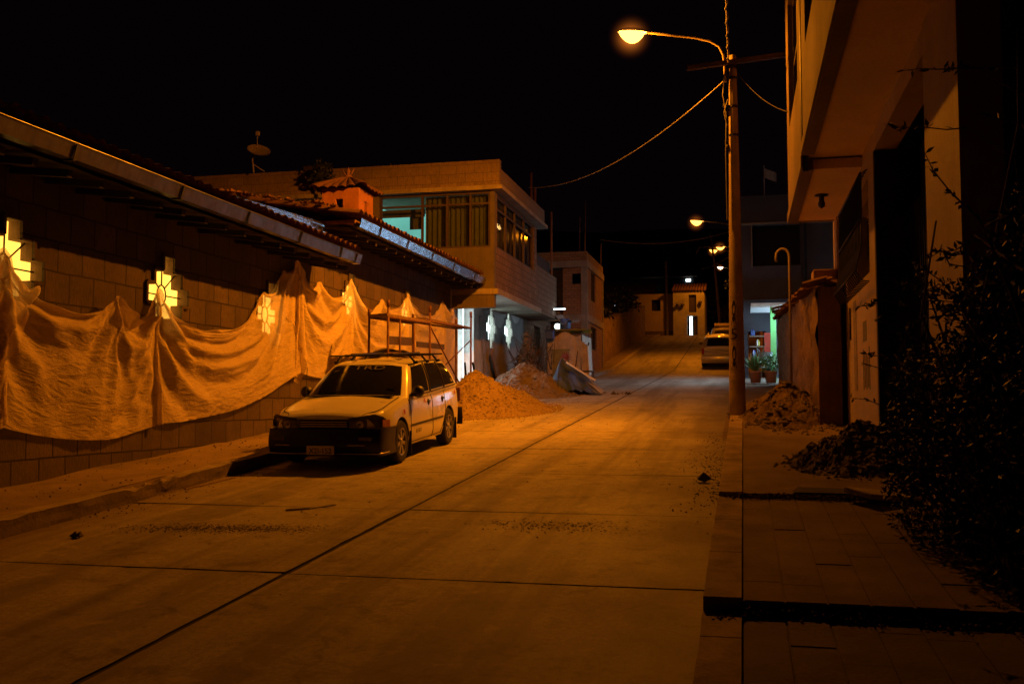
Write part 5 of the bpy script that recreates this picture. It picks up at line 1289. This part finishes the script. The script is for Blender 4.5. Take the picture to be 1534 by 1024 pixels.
def street_lamp(label, x, y, H, head, arm, lamp_glow, base=0.0, pole_r=(.165,.075), m=None):
    z0 = gz(y)+base
    o = thing('street_lamp', label, 'street lamp', (x,y,z0), 'street lamps')
    n = 12
    MB().tube([(x+(.0 if i else 0),y,z0-.1+(H+.1)*i/n) for i in range(n+1)], [pole_r[0]+(pole_r[1]-pole_r[0])*i/n for i in range(n+1)], 20).build('pole', M_pole, o, smooth=True)
    MB().tube([(x+a, y, z0+b) for a, b in arm], .026, 8).build('lamp_arm', M_conc, o, smooth=True)
    k = 1.05 if base == .12 else 1.35
    lamp_head(o, x+head[0], y, z0+head[1], lamp_glow, -1 if head[0] < 0 else 1, k)
    lamp_bloom(o, (x+head[0]-.36*k, y, z0+head[1]-.05), .52 if base == .12 else .65, 5.5 if base == .12 else 2.6)
    return o
PX, PY = -.12, 19.06
Z0 = gz(PY)+.12
L1 = street_lamp('tall concrete street lamp at the right kerb, nearest and brightest, with posters on its pole', PX, PY, 6.95, (-1.56,7.53),
   [(-.14,6.45),(-.15,6.75),(-.17,6.98),(-.25,7.15),(-.42,7.27),(-.70,7.36),(-1.10,7.44),(-1.62,7.54)], M_sodium, .12, (.158,.07))
mb = MB(); mb.beam((-.98,PY-.06,8.17),(.90,PY-.10,8.28),.085,.085); mb.build('crossarm', M_wooddark, L1)
for z in (7.9,8.12,7.35,6.8): MB().lathe((PX,PY,z), [(.080,0),(.10,.01),(.10,.045),(.080,.055)], 14).build('clamp', M_iron, L1)
for z,dx in ((8.02,-.12),(7.4,-.15),(7.3,-.13),(6.6,-.12)): MB().lathe((PX+dx,PY-.03,z), [(0,-.05),(.03,-.045),(.045,0),(.03,.045),(0,.05)], 8).build('insulator', M_iron, L1)
mb = MB(); mb.tube([(PX-.16,PY-.05,8.0),(PX-.19,PY-.06,7.6),(PX-.13,PY-.07,7.2),(PX-.15,PY-.08,6.5),(PX-.14,PY-.1,5.2)], .012, 5); mb.tube([(PX-.10,PY-.1,7.5),(PX-.17,PY-.1,7.25),(PX-.12,PY-.1,7.0)], .012, 5); mb.build('drop_cable', M_wire, L1)
# hand painted portraits and numerals on the pole, wrapped to its surface
def on_pole(a, z, off=.003):
    t = (z-Z0+.1)/7.05; r_ = .158+(.07-.158)*t+off
    return (PX+r_*math.sin(a), PY-r_*math.cos(a), z)
M_poster = mat('faded_poster', (.40,.31,.23), .9, .6, 14, .1, 50)
def wrap(fn, m, name, parent): mb = MB(); fn(mb); return mb.build(name, m, parent)
for z in (3.46,2.62):
    ps = wrap(lambda mb: mb.grid(lambda u, v: on_pole(-.80+.95*u, z-.26+.50*v), 10, 4), M_poster, 'poster', L1)
    def face(mb):
        for k, (cx2, cz2, rx2, rz2) in enumerate(((0,.07,.85,.15),(-.02,-.11,.5,.08))):
            mb.add([on_pole(-.33+.32*(cx2+rx2*math.cos(t*.3927)), z+cz2+rz2*math.sin(t*.3927), .006+.002*k) for t in range(16)], [tuple(range(16))])
        mb.add([on_pole(a, zz, .006) for a, zz in ((-.72,z-.25),(.05,z-.25),(-.12,z-.10),(-.55,z-.10))], [(0,1,2,3)])
    wrap(face, M_black, 'portrait_stencil', ps)  # stencilled dark hair and shoulders
    wrap(lambda mb: mb.add([on_pole(-.33+.15*math.cos(t*.3927)+.02, z+.045+.075*math.sin(t*.3927), .010) for t in range(16)], [tuple(range(16))]), M_poster, 'portrait_face', ps)
tm = text_mb('5', .30, Matrix.Identity(4), 0.0, 1.1)
tm.v = [on_pole(-.33+v[0]/.15, 3.04+v[1], .006+abs(v[2])) for v in tm.v]; tm.build('lettering', M_black, L1)
wrap(lambda mb: [mb.grid(lambda u, v: on_pole(-1.2+2.0*u, z0_+h_*v, .002), 12, 2) for z0_, h_ in ((3.76,.05),(2.88,.03),(2.2,.12))], M_poster, 'paint_band', L1)
L2 = street_lamp('second street lamp, further up on the right, alone above the parked cars', -.22, 55.4, 7.3, (-1.75,7.55), [(0,6.9),(-.3,7.3),(-1.0,7.45),(-1.8,7.56)], M_sodium2, .15)
L3 = street_lamp('third street lamp, the lower left one of the close far pair', .3, 85.5, 7.5, (-2.2,7.5), [(0,7.0),(-.3,7.3),(-2.3,7.5)], M_sodium2, 0)
L4 = street_lamp('fourth street lamp, the upper right one of the close far pair', -.1, 74.5, 6.5, (-1.0,6.72), [(0,6.1),(-.3,6.5),(-1.05,6.72)], M_sodium2, 0)
L5 = street_lamp('farthest paler street lamp, small and low under the close pair', .2, 122, 9.5, (-2.3,10.6), [(0,9.2),(-.5,10.1),(-2.4,10.6)], glow('pale_far_bulb', (1.0,.78,.5), 9.0, 0.0), 0)
SOD = (1.0, .26, .006)
def luminaire(loc, power, parent):
    """bare source with the throw of a street lantern: strong to the road side, weak to the house side and upward"""
    l = bpy.data.lights.new('lamp_light', 'POINT'); l.energy = power; l.color = SOD; l.shadow_soft_size = .09; l.use_nodes = True
    t = l.node_tree; em = t.nodes['Emission']
    tc = t.nodes.new('ShaderNodeTexCoord'); sx = t.nodes.new('ShaderNodeSeparateXYZ'); t.links.new(tc.outputs['Normal'], sx.inputs[0])
    def mr(sock, a, b, c, d):
        m = t.nodes.new('ShaderNodeMapRange'); t.links.new(sock, m.inputs[0])
        for i, v in enumerate((a,b,c,d)): m.inputs[i+1].default_value = v
        return m.outputs[0]
    m = t.nodes.new('ShaderNodeMath'); m.operation = 'MULTIPLY'
    t.links.new(mr(sx.outputs[0], -.45, .22, 1.12, .27), m.inputs[0]); t.links.new(mr(sx.outputs[2], -.12, .10, 1.0, .10), m.inputs[1])
    t.links.new(m.outputs[0], em.inputs['Strength'])
    o = bpy.data.objects.new('lamp_light', l); COL.objects.link(o); o.parent = parent; o.location = Vector(loc)-origin(parent)
luminaire((-2.02, PY, 8.78), 11000, L1)
spot('lamp_light', (-2.25, 55.4, 11.35), (-3.6, 53.5, 3), 2100, SOD, 160, 1.0, .12, L2)
spot('lamp_light', (-2.25, 85.5, 13.9), (-4.0, 86.5, 7), 1000, SOD, 165, 1.0, .12, L3)
spot('lamp_light', (-1.5, 74.5, 12.9), (-3.5, 73, 6), 450, SOD, 160, 1.0, .12, L4)
ls = bpy.data.lights.new('shop_light', 'AREA'); ls.shape = 'RECTANGLE'; ls.size = 1.8; ls.size_y = .3; ls.energy = 70; ls.spread = R(120); ls.color = (.62,.88,1.0)
lo = bpy.data.objects.new('shop_light', ls); COL.objects.link(lo); lo.parent = SHP; lo.location = Vector((1.9,37.5,5.25))-origin(SHP); lo.rotation_euler = (Vector((-3.2,-.2,-2.2))).to_track_quat('-Z','Y').to_euler()
# wooden far pole with bent bracket, plain poles
UP = thing('utility_pole', 'leaning far utility pole with a pale bracket between the small lamps', 'utility pole', (-1.6, 66, gz(66)))
MB().tube([(-1.35,66,gz(66)-.1),(-1.75,66,10.9),(-2.0,66,12.9)], [.11,.08,.06], 10).build('pole', M_pole, UP, smooth=True)
MB().tube([(-2.9,66,11.6),(-2.75,66,12.0),(-1.95,66,12.05),(-1.2,66,12.0)], .04, 6).build('bracket', M_conc, UP)
tag(MB().tube([(-5.9,80,gz(80)-.1),(-5.95,80,13.2)], [.12,.08], 10).build('utility_pole', M_pole, pivot=(-5.9,80,gz(80))), 'slim upright pole at the left of the far white house', 'utility pole')
tag(MB().tube([(-11.0,78,gz(78)-.1),(-11.0,78,12.0)], [.10,.07], 10).build('utility_pole', M_pole, pivot=(-11,78,gz(78))), 'dim pole standing among the dark shrubs over the far left wall', 'utility pole')
def cable(label, a, b, sag, r=.012, n=40, twist=0):
    a, b = Vector(a), Vector(b); pts = []
    for i in range(n+1):
        t = i/n; p = a.lerp(b, t); p.z -= sag*4*t*(1-t); pts.append(p)
    mb = MB(); mb.tube(pts, r, 5)
    if twist:
        mb.tube([p+Vector((math.cos(i*1.3)*.022, 0, math.sin(i*1.3)*.022)) for i, p in enumerate(pts)], r, 5)
    tag(mb.build('cable', M_wire if twist or r < .01 else mat('pale_cable', (.26,.24,.22), .6, .2, 4, .05), smooth=True, pivot=tuple(a)), label, 'cable')
cable('long cable sagging from the nearest lamp pole to the glazed house', (-.24,19.05,7.93), (-6.75,31.0,8.72), .60, .011)
cable('thick twisted cable rising overhead from the nearest lamp pole', (-.20,19.0,8.2), (-.13,3.0,8.15), .12, .014, 120, 1)
cable('faint cable from the nearest lamp pole down to the overhanging house', (-.02,19.05,8.0), (.84,18.3,7.0), .12, .008)
cable('pale far cable crossing the street above the far house', (-7.0,50,10.1), (-.2,55.4,11.3), .45, .02)
cable('short far cable between the far poles', (-2.6,66,10.6), (-.2,55.4,10.2), .2, .02)

# ================================================================== FAR END OF THE STREET
FW = thing('adobe_wall', 'long adobe garden wall along the far left pavement with shrubs above it', 'wall', (-7.4, 62, gz(62)))
mb = MB(); mb.grid(lambda u, v: (-7.35+.10*noise.noise((u*30,v*5,4)), 50.8+26*u, gz(50.8+26*u)-.2+(2.45+.15*noise.noise((u*9,1,1))+.2)*v), 90, 10)
mb.grid(lambda u, v: (-7.35-.35*v, 50.8+26*u, gz(50.8+26*u)+2.45+.15*noise.noise((u*9,1,1))), 90, 2); mb.grid(lambda u, v: (-7.35-.35*u, 50.8, gz(50.8)-.2+2.6*v), 2, 4)
mb.build('wall', M_adobe, FW, smooth=True)
for (x,y,z_,rx,ry,rz,lab,n) in ((-8.3,56,6.6,1.0,3.0,.8,'dark shrub over the far left wall, nearest the brick house',900),(-8.2,63,7.8,1.0,3.2,.9,'wide dark shrub over the middle of the far left wall',900),(-8.2,71,9.0,1.0,3.0,1.0,'dark shrub over the far end of the left wall by the pole',900)):
    o = thing('shrub', lab, 'shrub', (x,y,gz(y)), 'shrubs over the far wall')
    leaves(n, lambda: ball((x,y,z_),rx,ry,rz,.3), .28).build('foliage', M_leaf, o)
    mb = MB(); mb.tube([(x,y,gz(y)-.1),(x+.1,y,z_)], .08, 6); mb.tube([(x,y,z_-1),(x+.3,y+1.4,z_+.3)], .05, 5); mb.build('trunk', M_stem, o)
FH = thing('far_house', 'pale far house with a lit narrow tower front at the top of the street', 'house', (-5, 90, gz(90)))
mb = MB(); mb.wall('y', 88, 88.3, -5.96, -3.25, 7.0, 11.6, [(-4.75,-3.85,7.0,9.45),(-4.6,-3.95,9.75,11.3)]); mb.wall('x',-3.25,-3.45,88.3,94,7,11.6); mb.wall('x',-5.96,-5.76,88.3,94,7,11.6); mb.build('tower_wall', M_plaster, FH)
mb = MB(); mb.box(-4.55,-4.3,88.22,88.26,7.0,9.4); mb.build('door', M_tubelight, FH); mb = MB(); mb.box(-4.2,-3.85,88.2,88.24,7.0,9.45); mb.box(-4.6,-3.95,88.2,88.24,9.7,11.3); mb.build('window', M_wooddark, FH)
mb = MB()
for k in range(12): mb.tube([(-5.95+.25*k,87.8,11.72),(-5.95+.25*k,90.5,12.5)], .11, 8)
mb.build('roof', M_tile, FH)
for x in (-5.5,-5.1,-3.6): mb = MB(); mb.lathe((x,87.85,10.3+.2*(x > -4)), [(0,0),(.14,.02),(.17,.18),(.10,.2),(0,.2)], 10); mb.tube([(x,87.95,10.2),(x,87.85,10.8)], .02, 5); mb.build('hanging_pot', M_stone, FH)
mb = MB(); mb.wall('y', 88.6, 88.9, -9.2, -5.96, 6.8, 11.5, [(-7.9,-7.1,10.0,11.0)]); mb.build('wing_wall', M_cream, FH)
mb = MB(); mb.box(-7.9,-7.1,88.8,88.85,10,11); mb.build('window', M_black, FH)
mb = MB(); mb.wall('y', 88.55, 88.6, -9.0, -5.97, 6.9, 8.2); mb.build('plinth', M_rubble, FH)
RW = thing('far_house', 'long low dim far house with one small bluish lit window, left of the tower front', 'house', (-13, 95, gz(95)))
mb = MB(); mb.wall('y', 95, 95.4, -19, -8.6, 6.8, 12.4, [(-12.1,-11.65,10.95,11.5),(-10.1,-9.2,10.4,11.4)]); mb.build('wall', M_cream, RW)
mb = MB(); mb.box(-12.1,-11.65,95.3,95.34,10.95,11.5); mb.build('lit_window', M_tubelight, RW); mb = MB(); mb.box(-10.1,-9.2,95.3,95.34,10.4,11.4); mb.build('window', M_black, RW)
mb = MB(); mb.prism([(94.6,12.3),(99,14),(103,12.3)], 'x', -19.3, -8.3); mb.build('roof', M_tile, RW)
HH = thing('hill_house', 'tiny unlit house on the dark hill with one bluish lamp under its roof', 'house', (-9, 150, gz(150)))
mb = MB(); mb.box(-16,-7,150,156,gz(150)-2,20.8); mb.build('wall', M_night, HH); mb = MB(); mb.prism([(149.2,20.7),(153,23),(157,20.7)], 'x', -16.5,-6.5); mb.build('roof', M_tile, HH)
mb = MB(); mb.box(-8.2,-7.5,149.85,149.95,20.0,20.4); mb.build('lit_window', M_tubelight, HH); mb = MB(); mb.box(-13.6,-12.9,149.85,149.95,18.9,19.1); mb.build('lit_window', M_cool, HH)
# trees and houses right of the far street
def tree(label, x, y, H, r, n, group, seed):
    random.seed(seed); o = thing('tree', label, 'tree', (x,y,gz(y)), group); z = gz(y)
    mb = MB(); top = Vector((x+random.uniform(-.3,.3), y, z+H*.62)); mb.tube([(x,y,z-.1),(x+.1,y,z+H*.3),top], [.18,.13,.08], 8)
    cl_ = []
    for k in range(9):
        e = top+Vector((random.uniform(-r,r)*.85, random.uniform(-r,r)*.85, random.uniform(-.12,.36)*H)); mb.tube([top-Vector((0,0,H*.15)), top.lerp(e,.5)+Vector((0,0,.1)), e], [.06,.04,.015], 5); cl_.append(e)
    mb.build('trunk', M_stem, o)
    leaves(n, lambda: (lambda e: ball(e, r*.45, r*.45, r*.38, .3))(random.choice(cl_)), .22).build('crown', M_leaf, o)
tree('dark tree rising behind the lamp pole near the far lamps', .9, 84, 6.2, 1.8, 1800, 'trees at the far end', 3)
tree('dark tree at the right of the far white house', -1.6, 96, 5.2, 1.7, 1500, 'trees at the far end', 4)
HG = thing('dim_house', 'dim reddish house wall on the right beyond the parked cars', 'house', (1.5, 66, gz(66)))
mb = MB(); mb.wall('x', .95, 1.2, 51, 78, 3.0, 8.2, [(53,54.2,5.6,7.0),(57,58,3.9,6.2),(62,63.5,6.5,8)]); mb.wall('y', 51, 50.8, .95, 6, 3.0, 8.2); mb.build('wall', M_brick, HG)
mb = MB(); mb.box(1.12,1.16,53,54.2,5.6,7.0); mb.box(1.12,1.16,62,63.5,6.5,8); mb.box(1.12,1.16,57,58,3.9,6.2); mb.build('window', M_black, HG)

# ================================================================== NIGHT SKY, CAMERA
W = bpy.data.worlds.new('World'); SC.world = W; W.use_nodes = True
nt = W.node_tree; bg = nt.nodes['Background']
sk = nt.nodes.new('ShaderNodeTexSky'); sk.sky_type = 'NISHITA'; sk.sun_disc = False; sk.sun_elevation = R(-9.0); sk.sun_rotation = R(200)
mx = nt.nodes.new('ShaderNodeMixRGB'); mx.blend_type = 'ADD'; mx.inputs[0].default_value = 1.0
nt.links.new(sk.outputs[0], mx.inputs[1]); mx.inputs[2].default_value = (.011, .0045, .0085, 1)
nt.links.new(mx.outputs[0], bg.inputs['Color']); bg.inputs['Strength'].default_value = .12
cd = bpy.data.cameras.new('camera'); cd.sensor_width = 36; cd.lens = 1491/1534*36; cd.clip_start = .05; cd.clip_end = 2000
co = bpy.data.objects.new('camera', cd); COL.objects.link(co); co.location = (0, 0, 1.75)
co.rotation_euler = (R(90)+math.atan(93/1491), 0, R(13.1)); SC.camera = co
SC.view_settings.view_transform = 'Standard'; SC.view_settings.look = 'None'; SC.view_settings.exposure = 0; SC.view_settings.gamma = 1
SC.cycles.use_denoising = True
SC.cycles.max_bounces = 8; SC.cycles.diffuse_bounces = 6; SC.cycles.transparent_max_bounces = 12; SC.cycles.sample_clamp_indirect = 4.0
